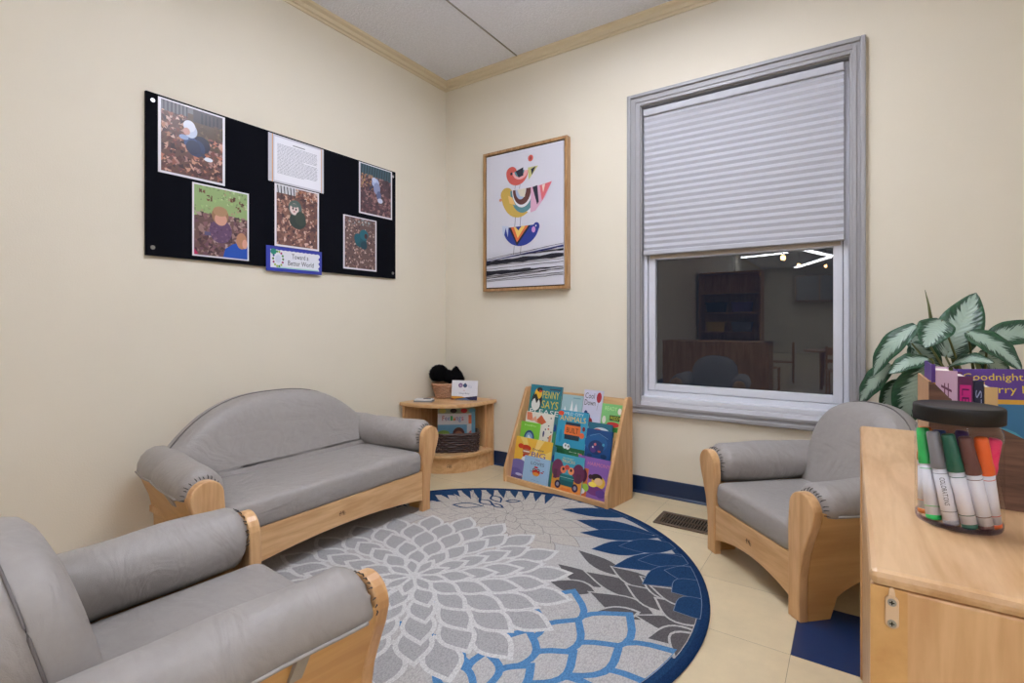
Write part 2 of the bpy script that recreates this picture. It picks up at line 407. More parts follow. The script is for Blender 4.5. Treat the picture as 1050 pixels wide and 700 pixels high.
rug.loft([[(r*math.cos(2*PI*k/128), r*math.sin(2*PI*k/128), z) for k in range(128)] for r, z in ((RR-.002, .0002), (RR, .003), (RR-.001, .0075), (RR-.012, .0095), (RR-.024, .0075))], cap=False, col=(28, 56, 96))
disc(RR-.02, RZ, NV)
rz = [RZ+.0002]
def rpoly(pts, c, R=.755):
    q = clipc(pts, R)
    if q: rug.face([(x, y, rz[0]) for x, y in q], c)
def up(d=.000012): rz[0] += d
def leaf2(base, tip, w, fill, line=None, lw=0, skew=0, R=.755, fat=.55):
    if line: rpoly(petal(base, tip, w, skew=skew, fat=fat), line, R); up(.000006)
    L = math.hypot(tip[0]-base[0], tip[1]-base[1])
    if line:
        k = lw*1.6/L; b2 = (base[0]+(tip[0]-base[0])*k, base[1]+(tip[1]-base[1])*k); t2 = (tip[0]-(tip[0]-base[0])*k, tip[1]-(tip[1]-base[1])*k)
        rpoly(petal(b2, t2, max(w-lw, .004), skew=skew, fat=fat), fill, R-.002)
    else: rpoly(petal(base, tip, w, skew=skew, fat=fat), fill, R)
    up(.000006)
def dahlia(c, rings, fill, line, lw, a0=0, R=.755, only=None):
    """rings: (inner radius, outer radius, count, half width, angle offset), outermost first"""
    for r0, r1, n, w, off in rings:
        for k in range(n):
            a = 2*PI*(k+off)/n+a0
            if only and not only(a % (2*PI)): continue
            leaf2((c[0]+r0*math.cos(a), c[1]+r0*math.sin(a)), (c[0]+r1*math.cos(a), c[1]+r1*math.sin(a)), w, fill, line, lw, R=R, fat=.55)
# ground of the pattern: pale grey with a ragged navy edge
gr = []
for k in range(240):
    a = 2*PI*k/240; d = math.degrees(a)
    if -1 < (d if d < 300 else d-360) < 62 or d > 300: r = .765
    elif 100 < d < 160: r = .70-.05*abs(math.sin(k*.55))-.05*math.exp(-((d-138)/12)**2)*(1+math.sin(k*1.3))
    else: r = .765
    gr.append((r*math.cos(a), r*math.sin(a)))
rug.face([(x, y, rz[0]) for x, y in gr], LG); up(.0001)
# taupe flower at the back
dahlia((-.139, .455), [(.2, .44, 22, .052, 0), (.15, .35, 20, .046, .5), (.08, .27, 16, .042, 0), (.03, .18, 12, .036, .5), (0, .11, 9, .026, 0)], TP, (156, 152, 149), .0032, R=.775)
# fine navy outlined petals at the back edge
for tip, bs, w_ in [((-.42, .40), (-.28, .47), .035), ((-.36, .53), (-.25, .50), .03), ((-.34, .61), (-.24, .55), .03), ((-.24, .58), (-.17, .62), .022), ((-.19, .50), (-.28, .52), .02)]:
    leaf2(bs, tip, w_, TP, NV, .010, R=.79)
random.seed(5)
for k in range(16):
    a = math.radians(98+k*4.6); r1 = random.uniform(.60, .68); leaf2((.80*math.cos(a), .80*math.sin(a)), (r1*math.cos(a-.05), r1*math.sin(a-.05)), .020, NV, R=.79, fat=.22)
# dark grey leaves
DARK = [(0.267, 0.168, 0.452, 0.108, 0.06), (0.278, 0.307, 0.48, 0.22, 0.055), (0.372, 0.171, 0.607, 0.128, 0.07), (0.3, 0.043, 0.452, 0.065, 0.06), (0.441, 0.058, 0.65, 0.031, 0.08), (0.434, 0.255, 0.603, 0.196, 0.06), (0.521, 0.17, 0.698, 0.106, 0.07), (0.543, 0.246, 0.707, 0.176, 0.07), (0.606, 0.014, 0.788, 0.035, 0.06), (0.627, 0.142, 0.781, 0.085, 0.08), (0.674, -0.078, 0.781, 0.02, 0.06), (0.762, -0.114, 0.804, 0.01, 0.09), (0.493, -0.063, 0.607, 0.026, 0.04), (0.591, 0.202, 0.751, 0.173, 0.06)]
for tx, ty, bx, by, w_ in DARK:
    dx, dy = tx-bx, ty-by
    leaf2((bx-dx*.15, by-dy*.15), (tx, ty), w_*.62+.012, DG, LG, .0075, R=.775, fat=.42)
# navy leaves on the right edge
NAVY = [(0.034, 0.634, 0.301, 0.729, 0.05), (0.15, 0.561, 0.417, 0.593, 0.06), (0.22, 0.449, 0.45, 0.56, 0.05), (0.324, 0.337, 0.49, 0.47, 0.06), (.40, .42, .56, .53, .06), (0.445, 0.254, 0.62, 0.45, 0.06), (.50, .35, .64, .44, .05), (0.571, 0.196, 0.68, 0.38, 0.065), (0.601, 0.33, 0.72, 0.36, 0.05), (0.665, 0.20, 0.74, 0.30, 0.06), (0.70, 0.10, 0.785, 0.19, 0.06)]
for tx, ty, bx, by, w_ in NAVY:
    dx, dy = tx-bx, ty-by
    leaf2((bx-dx*.3, by-dy*.3), (tx, ty), w_*.86+.012, NV, (120, 140, 165), .0018, R=.785)
# light blue outlined flower at the front
cb = (.44, -.50)
dahlia(cb, [(.26, .55, 17, .088, 0), (.16, .42, 17, .072, .5), (.07, .30, 12, .066, 0), (.0, .18, 8, .05, .5)], LG, LB, .020, a0=math.radians(9), R=.765)
# off white outlined flower in the middle
ca = (-.083, -.182)
dahlia(ca, [(.34, .54, 20, .056, 0), (.26, .46, 20, .055, .5), (.18, .38, 17, .052, 0), (.11, .29, 14, .047, .5), (.05, .21, 11, .042, 0), (0, .13, 9, .030, .5)], GREY, OFFW, .0135, R=.79)
rg = rug.build('round_rug', M['rug'], normals=False); rg.location = (1.063, -1.088, 0)
tag(rg, 'round rug with blue, grey and white flower outlines on the tiled floor', 'rug')
for pl in rg.data.polygons:
    if pl.normal.z < -.5: pl.flip()

# ------------------------------------------------------------------ sofa and armchairs
def f_out(z):
    P = [(0, .047), (.05, .045), (.13, .047), (.2, .060), (.26, .082), (.30, .098), (.325, .103)]
    for (a, u), (b_, v) in zip(P, P[1:]):
        if z <= b_:
            t = (z-a)/(b_-a); t = t*t*(3-2*t)*.4+t*.6; return u+(v-u)*t
    return .103
def knob_path():
    pts = [(0, 0), (0, .10), (0, .2), (-.001, .26), (.001, .30)]
    for k in range(13):
        a = math.radians(185-k*190/12*1.0); pts.append((.053+.05*math.cos(a), .327+.05*math.sin(a)))
    for z in (.29, .26, .23, .2, .16, .13, .09, .05, 0): pts.append((f_out(z), z))
    return pts
def seat(name, wi, D, loc, facing, ztop, label, cat, splay=.01, seed=1, group=None, vb=.335, dz=0):
    t = thing(name, label, cat, (loc[0], loc[1], dz), math.radians(facing+90), group)
    rnd = random.Random(seed)
    zs = .195                                             # height of the arch shoulders of rail etc
    for s, nm in ((-1, 'l'), (1, 'r')):
        b = MB(); b.prism([(s*(wi+x), z) for x, z in knob_path()], 0, .03, 'y', bev=.005); b.build('front_post', M['maple'], t)
        # curved side panel
        b = MB(); ny = 22; nz = 12; vs = []
        ys = [.03+(D-.03)*i/ny for i in range(ny+1)]
        def zbot(y):
            if y < .11: return 0
            if y > D-.09: return 0
            q = (y-.11)/(D-.2); return .035+.075*math.sin(PI*q)**.6
        th = .018
        for y in ys:
            zb = zbot(y); col = []; zt = .33-.05*(y-.03)/(D-.03); sp = splay*1.3*(y-.03)/(D-.03)
            for k in range(nz+1):
                z = zb+(zt-zb)*k/nz; col.append((s*(wi+f_out(z)-.001-sp), y, z))
            for k in range(nz, -1, -1):
                z = zb+(zt-zb)*k/nz; col.append((s*(wi+f_out(z)-.001-th-sp), y, z))
            vs.append(col)
        b.loft(vs); so = b.build('side_panel', M['maple_side'], t)
        so.data.set_sharp_from_angle(angle=.6)
        # arm pad
        b = MB(); rings = []; n = 36; m = 30; v0, v1 = .031, D-.05
        for i in range(m+1):
            q = i/m; v = v0+(v1-v0)*q
            e = min(1, (1-abs(2*q-1))*7); e = math.sin(e*PI/2)
            r = .047+.0235*e if i else .040
            if i == m: r = .045
            swell = 1+.10*math.sin(PI*q)*0+.06*math.sin(q*3.3+.4)
            cx_ = wi+.052-splay*1.2*q; cz = .326; swell *= 1+(.10*max(0, min(1, (q-.60)/.15))-.035*math.exp(-((q-.6)/.03)**2) if wi > .3 else 0)
            ring = []
            for k in range(n):
                a = 2*PI*k/n; rr = r*swell
                g = .004*math.sin(k*4.1+seed)*math.exp(-(q/.05)) + .0022*math.sin(k*3.1+2)*math.exp(-((1-q)/.06))
                g += .0012*math.sin(a*3+q*9+seed)+.0015*math.sin(a*2-q*14+seed*2)
                x = math.cos(a)*(rr+g)*1.04; z = math.sin(a)*(rr+g)
                if x > 0: x *= .89
                if z < 0 and x >= 0: z *= .26; x *= 1-.10*(-math.sin(a))      # the outer lower edge ends high on the side panel
                ring.append((s*(cx_+x), v, cz+z))
            rings.append(ring)
        b.loft(rings); ap = b.build('arm_pad', M['fabric'], t)
        # piping along the outer lower seam and the strap that ties the pad
        b = MB(); pts = []
        for i in range(2, m-1):
            q = i/m; x, y, z = rings[i][0]; pts.append((x+s*.0016, y, z-.001))
        b.tube(pts, .0032, 6); b.build('arm_piping', M['fabric'], ap)
        q = .30; v = v0+(v1-v0)*q; sp_ = splay*1.3*(v-.03)/(D-.03); cx_ = wi+.052-splay*1.2*q
        b = MB(); b.loft([[(s*(cx_+.060), v-.011, .326), (s*(cx_+.060), v+.011, .326), (s*(cx_+.069), v+.011, .325), (s*(cx_+.069), v-.011, .325)],
                          [(s*(wi+f_out(.26)+.002-sp_), v-.012, .270), (s*(wi+f_out(.26)+.002-sp_), v+.012, .270), (s*(wi+f_out(.26)+.008-sp_), v+.012, .270), (s*(wi+f_out(.26)+.008-sp_), v-.012, .270)]], smooth=False)
        b.build('strap', M['fabric'], ap)
        b = MB()                                           # gather folds by the post
        for k in range(16):
            a = math.radians(2+k*13+rnd.uniform(-4, 4)); r0 = .0515; r1 = .059+rnd.uniform(-.003, .004)
            b.tube([(s*(wi+.053+math.cos(a)*r0), .0305, .326+math.sin(a)*r0), (s*(wi+.053+math.cos(a)*(r0+r1)/2), .0335, .326+math.sin(a)*(r0+r1)/2+.001), (s*(wi+.053+math.cos(a)*r1), .041, .326+math.sin(a)*r1)], [.0012, .0014, .0008], 5)
        b.build('gathered_edge', M['thread'], ap)
    # front rail with arch
    b = MB(); pts = [(-wi, .18), (-wi, .05)]
    for k in range(1, 20):
        q = k/20; pts.append((-wi+2*wi*q, .05+.035*math.sin(PI*q)**.8))
    pts += [(wi, .05), (wi, .18)]
    b.prism(pts, .006, .026, 'y', bev=.002); rail = b.build('front_rail', M['maple_x'], t)
    b = MB(); zc = .128; K = .010                          # small printed mark of three strokes and loops
    def st(pts): b.tube([(x*K, .0055, zc+z*K) for x, z in pts], .0007, 5)
    st([(-.9, -.8), (-.9, .4), (-.7, .9), (-.4, .5), (-.6, 0), (-.9, 0)]); st([(-1.4, .1), (-.2, .3)]); st([(0, -.6), (.1, .6), (.6, .9), (.3, .1), (.9, -.3)])
    st([(.9, .7), (.6, -.7), (1.3, -.8), (1.5, -.1), (.9, .1)]); b.build('maker_mark', M['dark'], rail)
    # wooden deck under the cushion
    b = MB(); b.box((-wi+.001, .03, .155), (wi-.001, D-.03, .178)); b.build('seat_deck', M['maple_x'], t)
    # seat cushion
    b = MB(); out = []; n = 10; x1, y0, y1 = wi-.003, .004, .40
    def rrect(ix, z, r=.02):
        pts = []
        for cx_, cy_, a0 in ((x1-r-ix, y0+r+ix, -90), (x1-r-ix, y1-r-ix, 0), (-x1+r+ix, y1-r-ix, 90), (-x1+r+ix, y0+r+ix, 180)):
            for k in range(6):
                a = math.radians(a0+k*18); pts.append((cx_+r*math.cos(a), cy_+r*math.sin(a), z))
        return pts
    rings = [rrect(.02, .1795), rrect(.004, .183), rrect(0, .195), rrect(-.001, .225), rrect(0, .25), rrect(.004, .263), rrect(.014, .270), rrect(.04, .273), rrect(.09, .275)]
    b.loft(rings); b.build('seat_cushion', M['fabric'], t)
    # back cushion: arched outline, slightly reclined
    z0, zsh = .238, .355 if wi > .3 else .37
    outl = []
    for k in range(33):
        a = PI*k/32; ex = .78
        outl.append((wi*1.0*math.copysign(abs(math.cos(a))**ex, math.cos(a)), zsh+(ztop-zsh)*abs(math.sin(a))**(.86)))
    if wi > .3: outl = [(wi*math.cos(PI*k/32), zsh-.01+(ztop+.004-zsh+.01)*(1-abs(math.cos(PI*k/32))**2.7)) for k in range(33)]
    we = wi*1.05 if wi > .3 else wi
    outl = [(x*we/wi, z) for x, z in outl]; outl = [(we, z0), (we, (z0+zsh)/2)]+outl+[(-we, (z0+zsh)/2), (-we, z0)]
    cz = (z0+ztop)/2
    def inset(d):
        R = []; n = len(outl)
        for i in range(n):
            p, a_, c_ = outl[i], outl[i-1], outl[(i+1) % n]
            dx, dy = c_[0]-a_[0], c_[1]-a_[1]; L_ = math.hypot(dx, dy) or 1
            nx, ny_ = -dy/L_, dx/L_
            if i in (0, n-1): nx, ny_ = (-1 if i == 0 else 1)*.7, .7
            R.append((p[0]+nx*d, p[1]+ny_*d))
        return R
    lean = .24
    layers = [(.09, .0), (.05, .002), (.022, .008), (.006, .02), (0, .038), (0, .096), (.006, .114), (.02, .128), (.05, .134)]
    b = MB(); rings = []
    for d, y in layers: rings.append([(x, vb+y+(z-z0)*lean, z) for x, z in inset(d)])
    b.loft(rings); bc = b.build('back_cushion', M['fabric'], t)
    b = MB()
    for dd in (.066,): b.tube([(x*1.003, vb+dd+(z-z0)*lean, z+.001) for x, z in inset(-.0005)[2:-2]], .0022, 6)
    b.build('back_seam', M['piping'], bc)
    # wooden back board
    b = MB(); sp = splay*1.3; pts = [(wi-.004-sp, .0), (wi-.004-sp, .2)]+[(x*.90, z-.05) for x, z in outl[2:-2]]+[(-wi+.004+sp, .2), (-wi+.004+sp, 0), (-wi+.04, 0), (-wi+.07, .06), (wi-.07, .06), (wi-.04, 0)]
    b.prism(pts, D-.02, D, 'y', bev=.003); b.build('back_panel', M['maple_x'], t)
    return t
seat('sofa', .4325, .585, (.6, -1.2625), 0, .555, 'small grey two-seat sofa with pale wood frame against the left wall', 'sofa', .055, 3, dz=.0085)
seat('armchair', .195, .57, (1.91, -.657), 223.5, .580, 'grey armchair with pale wood frame below the window', 'armchair', .008, 5)
seat('armchair', .197, .57, (1.185, -1.815), 86, .549, 'grey armchair nearest the camera, seen from its side and back', 'armchair', .012, 8, vb=.362, dz=.0085)

# ------------------------------------------------------------------ bulletin board on the left wall
brd = thing('bulletin_board', 'black felt bulletin board with photographs on the left wall', 'bulletin board', (0, -1.072, 1.115))
b = MB(); b.box((.001, -.622, 0), (.014, .622, .615), .001); b.build('felt_panel', M['felt'], brd)
for y in (-.6, .6):
    for z in (.03, .585):
        b = MB(); b.x = Matrix.Translation((.014, y, z)) @ Matrix.Rotation(PI/2, 4, 'Y'); b.cyl((0, 0, 0), .008, .003, 16, bev=.001); b.build('screw', M['steel'], brd)
def sheet(name, y0, z0, y1, z1, label, cat, group, paint, border=(232, 230, 236), x=.0155, tilt=0, sleeve=True):
    """flat print on the board; +u runs towards the corner (world +y)"""
    W, Hh = y1-y0, z1-z0; b = MB(); b.box((0, 0, 0), (.0008, W, Hh), col=border)
    a = Art(b, (.0008, 0, 0), (0, W, 0), (0, 0, Hh), (1, 0, 0), step=.00001, z0=.0001); paint(a, W, Hh)
    o = b.build(name, M['gloss'], normals=False); o.location = (x, y0, z0); o.rotation_euler = (math.radians(tilt), 0, 0)
    return tag(o, label, cat, group)
LEAF = [(190, 150, 136), (212, 178, 162), (150, 98, 84), (122, 76, 66), (178, 128, 106), (96, 62, 58), (198, 160, 138), (84, 60, 62), (138, 96, 92), (206, 180, 166), (110, 84, 80), (164, 108, 78), (70, 52, 58)]
def litter(a, rnd, u0, v0, u1, v1, n, pal=LEAF, s=.072):
    for k in range(n):
        u, v = rnd.uniform(u0, u1), rnd.uniform(v0, v1); r = rnd.uniform(.35, 1)*s; t0 = rnd.uniform(0, 6.28); c = rnd.choice(pal)
        pts = []
        for j in range(7):
            q = r*(1 if j % 2 else .5)*rnd.uniform(.7, 1.2); an = t0+j*2*PI/7
            pts.append((min(max(u+q*math.cos(an), u0), u1), min(max(v+q*math.sin(an)*.8, v0), v1)))
        a.poly(pts, c, k % 3 == 0)
def ph1(a, W, Hh):
    r = random.Random(11); a.rect(.04, .03, .96, .98, (104, 74, 66)); a.rect(.04, .84, .96, .98, (108, 104, 108)); a.rect(.42, .6, .96, .9, (92, 72, 56))
    for k in range(7): a.rect(.07+k*.055, .82, .085+k*.055, .98, (34, 34, 40))
    a.rect(.5, .8, .95, .97, (70, 62, 64)); 
    for k in range(5): a.rect(.62+k*.06, .8, .65+k*.06, .95, (46, 42, 50))
    litter(a, r, .04, .03, .96, .62, 230, [(150, 94, 82), (122, 72, 66), (206, 160, 140), (190, 120, 96), (176, 130, 124), (92, 58, 56), (204, 150, 126), (84, 54, 58), (108, 74, 74), (64, 44, 50)]); litter(a, r, .04, .5, .4, .85, 60); litter(a, r, .5, .45, .96, .82, 50, [(104, 84, 62), (86, 68, 52), (122, 98, 74), (92, 70, 60)])
    a.ell(.62, .50, .14, .12, (34, 36, 62)); a.ell(.54, .44, .14, .12, (44, 58, 96)); a.ell(.46, .5, .10, .09, (64, 84, 128)); a.ell(.5, .44, .11, .10, (40, 48, 78)); a.ell(.46, .66, .10, .10, (196, 206, 226)); a.ell(.44, .72, .09, .08, (220, 226, 240))
    a.ell(.40, .64, .05, .05, (206, 160, 150)); a.ell(.36, .55, .07, .035, (150, 168, 206)); a.ell(.73, .32, .07, .03, (226, 232, 240)); a.line([(.55, .42), (.68, .34)], .05, (46, 52, 80), Hh/W)
def ph2(a, W, Hh):
    r = random.Random(12); a.rect(.03, .02, .97, .98, (112, 86, 82)); a.rect(.03, .6, .97, .98, (150, 176, 118)); litter(a, r, .03, .55, .97, .98, 90, [(160, 190, 124), (136, 160, 104), (184, 204, 150), (120, 140, 96), (170, 150, 120)], .04)
    litter(a, r, .03, .02, .97, .62, 200, [(138, 100, 104), (160, 128, 124), (90, 62, 66), (118, 84, 96), (182, 156, 150), (74, 54, 60)])
    for u, v in ((.16, .9), (.28, .82), (.7, .86), (.86, .82), (.8, .74)): litter(a, r, u-.05, v-.04, u+.05, v+.04, 5, [(96, 66, 50), (120, 80, 60)], .05)
    a.ell(.48, .38, .2, .17, (104, 78, 108)); litter(a, r, .3, .24, .66, .5, 30, [(120, 92, 122), (92, 68, 96), (140, 108, 132)], .04)
    a.ell(.47, .60, .15, .13, (158, 120, 92)); a.ell(.48, .55, .11, .09, (214, 160, 140)); a.ell(.47, .66, .13, .07, (176, 138, 104)); a.rect(.2, .3, .3, .35, (96, 92, 130))
    a.poly([(.52, .02), (.56, .14), (.70, .22), (.84, .26), (.97, .24), (.97, .02)], (36, 86, 184)); a.ell(.86, .28, .1, .12, (188, 138, 106)); a.ell(.92, .24, .05, .07, (224, 168, 146)); a.poly([(.03, .02), (.03, .10), (.1, .03)], (190, 40, 96))
def ph3(a, W, Hh):
    r = random.Random(13); a.rect(.04, .03, .96, .98, (118, 84, 76)); a.rect(.04, .86, .5, .98, (206, 210, 214))
    for k in range(6): a.poly([(.07+k*.07, .82), (.09+k*.07, .82), (.07+k*.07, .98), (.05+k*.07, .98)], (34, 34, 38))
    litter(a, r, .04, .03, .96, .86, 320, [(170, 124, 108), (140, 100, 88), (206, 168, 148), (112, 78, 76), (92, 66, 68), (222, 190, 172), (78, 56, 60)]); litter(a, r, .45, .8, .96, .98, 50)
    a.ell(.5, .46, .19, .14, (52, 66, 62)); a.ell(.44, .66, .15, .13, (84, 104, 100)); a.ell(.42, .64, .10, .095, (232, 214, 208)); a.ell(.42, .7, .09, .03, (96, 112, 108)); a.ell(.39, .65, .018, .02, (40, 30, 30)); a.ell(.46, .64, .018, .02, (40, 30, 30)); a.ell(.56, .50, .12, .12, (60, 74, 66)); a.ell(.42, .60, .02, .012, (170, 90, 90))
def ph4(a, W, Hh):
    r = random.Random(14); a.rect(.04, .03, .96, .98, (84, 64, 70)); a.rect(.04, .76, .96, .98, (62, 92, 104))
    for k in range(12): a.poly([(.06+k*.075, .78), (.075+k*.075, .78), (.1+k*.075, .98), (.085+k*.075, .98)], (28, 36, 44))
    litter(a, r, .04, .03, .96, .78, 240, [(110, 78, 84), (88, 58, 64), (140, 102, 104), (66, 46, 54), (164, 128, 124)]); litter(a, r, .04, .5, .5, .8, 60, [(190, 150, 110), (150, 110, 84)], .04)
    a.ell(.48, .66, .11, .1, (176, 190, 222)); a.ell(.52, .56, .1, .12, (140, 152, 190)); a.ell(.44, .72, .07, .05, (200, 210, 232)); a.ell(.58, .42, .07, .1, (96, 108, 150)); a.ell(.62, .33, .08, .05, (206, 214, 234)); a.line([(.4, .6), (.3, .5)], .06, (60, 62, 84), Hh/W)
def ph5(a, W, Hh):
    r = random.Random(15); a.rect(.04, .03, .96, .98, (108, 84, 80)); litter(a, r, .04, .03, .96, .97, 330, [(146, 112, 104), (112, 84, 82), (186, 152, 142), (88, 64, 68), (206, 180, 170), (72, 54, 60)], .045)
    litter(a, r, .1, .85, .9, .97, 40, [(170, 176, 176), (130, 140, 140), (90, 80, 84)], .04)
    a.ell(.5, .56, .18, .13, (20, 84, 96)); a.ell(.6, .68, .13, .1, (30, 104, 118)); a.ell(.40, .6, .09, .09, (24, 92, 108)); a.ell(.6, .48, .1, .08, (16, 66, 80)); a.ell(.66, .66, .05, .05, (70, 40, 44))
def doc(a, W, Hh):
    a.rect(.06, 0, .075, 1, (224, 160, 96)); a.rect(.95, 0, .96, 1, (224, 170, 110)); a.rect(.1, .04, .94, .96, (240, 240, 246)); r = random.Random(4)
    a.rect(.42, .865, .64, .88, (70, 70, 80)); k = 0
    for i in range(22):
        v = .82-i*.029; e = .88-(.25 if i in (9, 21) else 0)-r.uniform(0, .02); u = .15
        while u < e:
            q = min(e, u+r.uniform(.02, .07)); a.rect(u, v-.005, q, v+.005, (150, 152, 164)); a.k -= a.st; u = q+.008
        a.k += a.st
def sign(a, W, Hh):
    a.rect(.0, .0, 1, 1, (54, 66, 170)); r = random.Random(6)
    top = [(.07+.88*k/24, .86+(.012 if k % 2 else -.012)) for k in range(25)]; rt_ = [(.95+(.012 if k % 2 else -.02), .86-.7*k/7) for k in range(1, 7)]
    a.poly([(.07, .14)]+[(.07, .86)]+top[1:]+rt_+[(.95, .14)], (232, 234, 242)); a.rect(.18, .14, .93, .19, (176, 222, 214))
    for k in range(14):
        an = k*2*PI/14; a.ell(.2+.085*math.cos(an), .5+.3*math.sin(an), .018, .05, r.choice([(84, 150, 70), (40, 60, 140), (170, 190, 90), (160, 60, 110), (90, 120, 60)]), 8)
    a.ell(.12, .78, .05, .12, (36, 140, 120)); a.ell(.2, .5, .05, .16, (214, 220, 236)); a.text('Toward a', .44, .56, .74, .76, (30, 34, 50)); a.text('Better World', .37, .28, .84, .48, (30, 34, 50))
G = 'photographs of children among autumn leaves'
Y0, Zb = -1.072, 1.115
sheet('photo_print', -1.655, 1.435, -1.408, 1.722, 'largest leaf-pile photograph, at the board top left', 'photo', G, ph1)
sheet('photo_print', -1.535, 1.130, -1.307, 1.424, 'photograph with green grass and a child in bright blue, lower left of the board', 'photo', G, ph2)
sheet('photo_print', -1.188, 1.213, -.957, 1.500, 'photograph of a hooded child lying in leaves, below the typed page', 'photo', G, ph3)
sheet('photo_print', -.713, 1.449, -.479, 1.724, 'photograph with a child in pale blue, at the board top right', 'photo', G, ph4)
sheet('photo_print', -.813, 1.143, -.593, 1.424, 'photograph of a child in teal clothes, lower right of the board', 'photo', G, ph5)
sheet('typed_page', -1.219, 1.504, -.931, 1.722, 'white typed page of text at the board top centre', 'paper', None, doc, (206, 206, 214), x=.0165)
sheet('name_sign', -1.230, 1.097, -.943, 1.211, 'blue bordered sign reading Toward a Better World below the board centre', 'sign', None, sign, (54, 66, 170), x=.018)

# ------------------------------------------------------------------ framed picture on the back wall
pic = thing('framed_picture', 'framed print of three stacked colourful birds on the back wall', 'picture', (.337, 0, 1.05))
PW, PH = .575, .836
b = MB(); f_ = .016
b.box((0, -.042, 0), (f_, -.001, PH), .001); b.box((PW-f_, -.042, 0), (PW, -.001, PH), .001)
b.box((f_, -.042, 0), (PW-f_, -.001, f_), .001); b.box((f_, -.042, PH-f_), (PW-f_, -.001, PH), .001); b.build('picture_frame', M['oak'], pic)
b = MB(); b.box((f_, -.028, f_), (PW-f_, -.002, PH-f_)); b.build('gap_shade', M['dark'], pic)  # solid dark backing, the shade of the frame gap put into its colour
g_ = .007; cw, ch_ = PW-2*f_-2*g_, PH-2*f_-2*g_
b = MB(); b.box((f_+g_, -.036, f_+g_), (PW-f_-g_, -.028, PH-f_-g_), col=(214, 214, 224))
a = Art(b, (f_+g_, -.036, f_+g_), (cw, 0, 0), (0, 0, ch_), (0, -1, 0), step=.00008)
RED, PK, DK, TEAL, YE, BL, BR = (208, 92, 84), (228, 168, 170), (30, 32, 52), (92, 142, 150), (206, 172, 84), (34, 58, 150), (98, 56, 54)
def half(u, v, ru, rv, c, tilt=0):
    a.poly([(u+ru*math.cos(t_)+tilt*0, v+rv*math.sin(t_)+tilt*math.cos(t_)) for t_ in [math.radians(180+180*k/20) for k in range(21)]], c)
# top bird
half(.42, .845, .145, .10, RED); a.ell(.345, .845, .07, .045, RED); half(.46, .845, .10, .06, PK); half(.45, .85, .065, .045, TEAL); a.poly([(.40, .85), (.44, .80), (.50, .81), (.50, .87), (.45, .86)], DK); a.ell(.345, .838, .016, .011, DK)
a.poly([(.56, .86), (.57, .77), (.69, .86)], (196, 196, 130)); a.poly([(.60, .845), (.61, .80), (.66, .86)], DK); a.ell(.595, .925, .033, .024, RED); a.ell(.595, .925, .007, .014, DK, 8)
for u in (.40, .46): a.line([(u, .75), (u-.01, .716)], .006, (150, 140, 150))
# middle bird
half(.44, .712, .235, .205, YE); a.ell(.28, .69, .08, .05, YE); a.poly([(.34, .64), (.55, .54), (.60, .53), (.68, .60), (.70, .712), (.36, .712)], (224, 226, 230)); half(.50, .712, .17, .175, TEAL); half(.49, .712, .135, .135, (224, 226, 230)); half(.485, .712, .12, .115, BR); half(.47, .712, .07, .075, (168, 186, 214)); a.poly([(.42, .712), (.46, .66), (.52, .65), (.54, .712)], (214, 208, 190)); a.poly([(.30, .68), (.36, .66), (.40, .60), (.32, .62)], (232, 190, 120))
a.poly([(.60, .712), (.595, .53), (.66, .54), (.78, .63), (.86, .725)], (216, 170, 196)); a.poly([(.62, .712), (.68, .72), (.70, .60), (.68, .58)], DK); a.poly([(.71, .715), (.86, .73), (.74, .60)], (224, 110, 116)); a.poly([(.74, .715), (.78, .72), (.755, .66)], (236, 214, 200)); a.ell(.2, .655, .02, .012, (216, 150, 120)); 
for u in (.40, .47): a.line([(u, .51), (u-.01, .44)], .006, (90, 90, 110))
# lower bird
half(.47, .44, .235, .145, BL); a.ell(.67, .425, .04, .03, BL); a.poly([(.31, .44), (.42, .30), (.60, .44), (.54, .44), (.43, .36), (.38, .44)], DK); a.poly([(.34, .44), (.42, .325), (.57, .44), (.52, .44), (.43, .375), (.385, .44)], (218, 110, 62)); a.poly([(.38, .44), (.43, .355), (.53, .44), (.48, .44), (.44, .41), (.40, .44)], (236, 204, 110)); a.ell(.635, .405, .024, .022, (206, 150, 214)); a.ell(.665, .43, .008, .007, (230, 230, 236), 8)
a.poly([(.22, .46), (.24, .36), (.27, .44), (.30, .37), (.31, .45)], (196, 206, 226))
for u in (.385, .475): a.line([(u, .30), (u-.01, .235)], .005, (60, 60, 80))
# ground strokes
rr_ = random.Random(2)
def stroke(v0, v1, w0, w1, c=(22, 24, 40), u0=0., u1=1.):
    n = 14; up_ = []; dn = []
    for k in range(n+1):
        q = k/n; u = u0+(u1-u0)*q; v = v0+(v1-v0)*q+rr_.uniform(-.002, .002); h = (w0+(w1-w0)*q)/2*rr_.uniform(.7, 1.25); up_.append((u, v+h)); dn.append((u, v-h))
    a.poly(up_+dn[::-1], c)
stroke(.185, .208, .034, .030); stroke(.20, .268, .004, .012, (40, 44, 110)); stroke(.215, .285, .004, .004); stroke(.11, .125, .034, .006); stroke(.105, .13, .016, .006, u0=.0, u1=.6)
stroke(.165, .18, .003, .003); stroke(.14, .16, .003, .004); stroke(.085, .11, .004, .006); stroke(.07, .10, .006, .003, u1=.8); stroke(.055, .085, .004, .004); stroke(.045, .07, .003, .003); stroke(.23, .245, .003, .012, u0=.4)
b.build('print', M['print'], pic, normals=False)

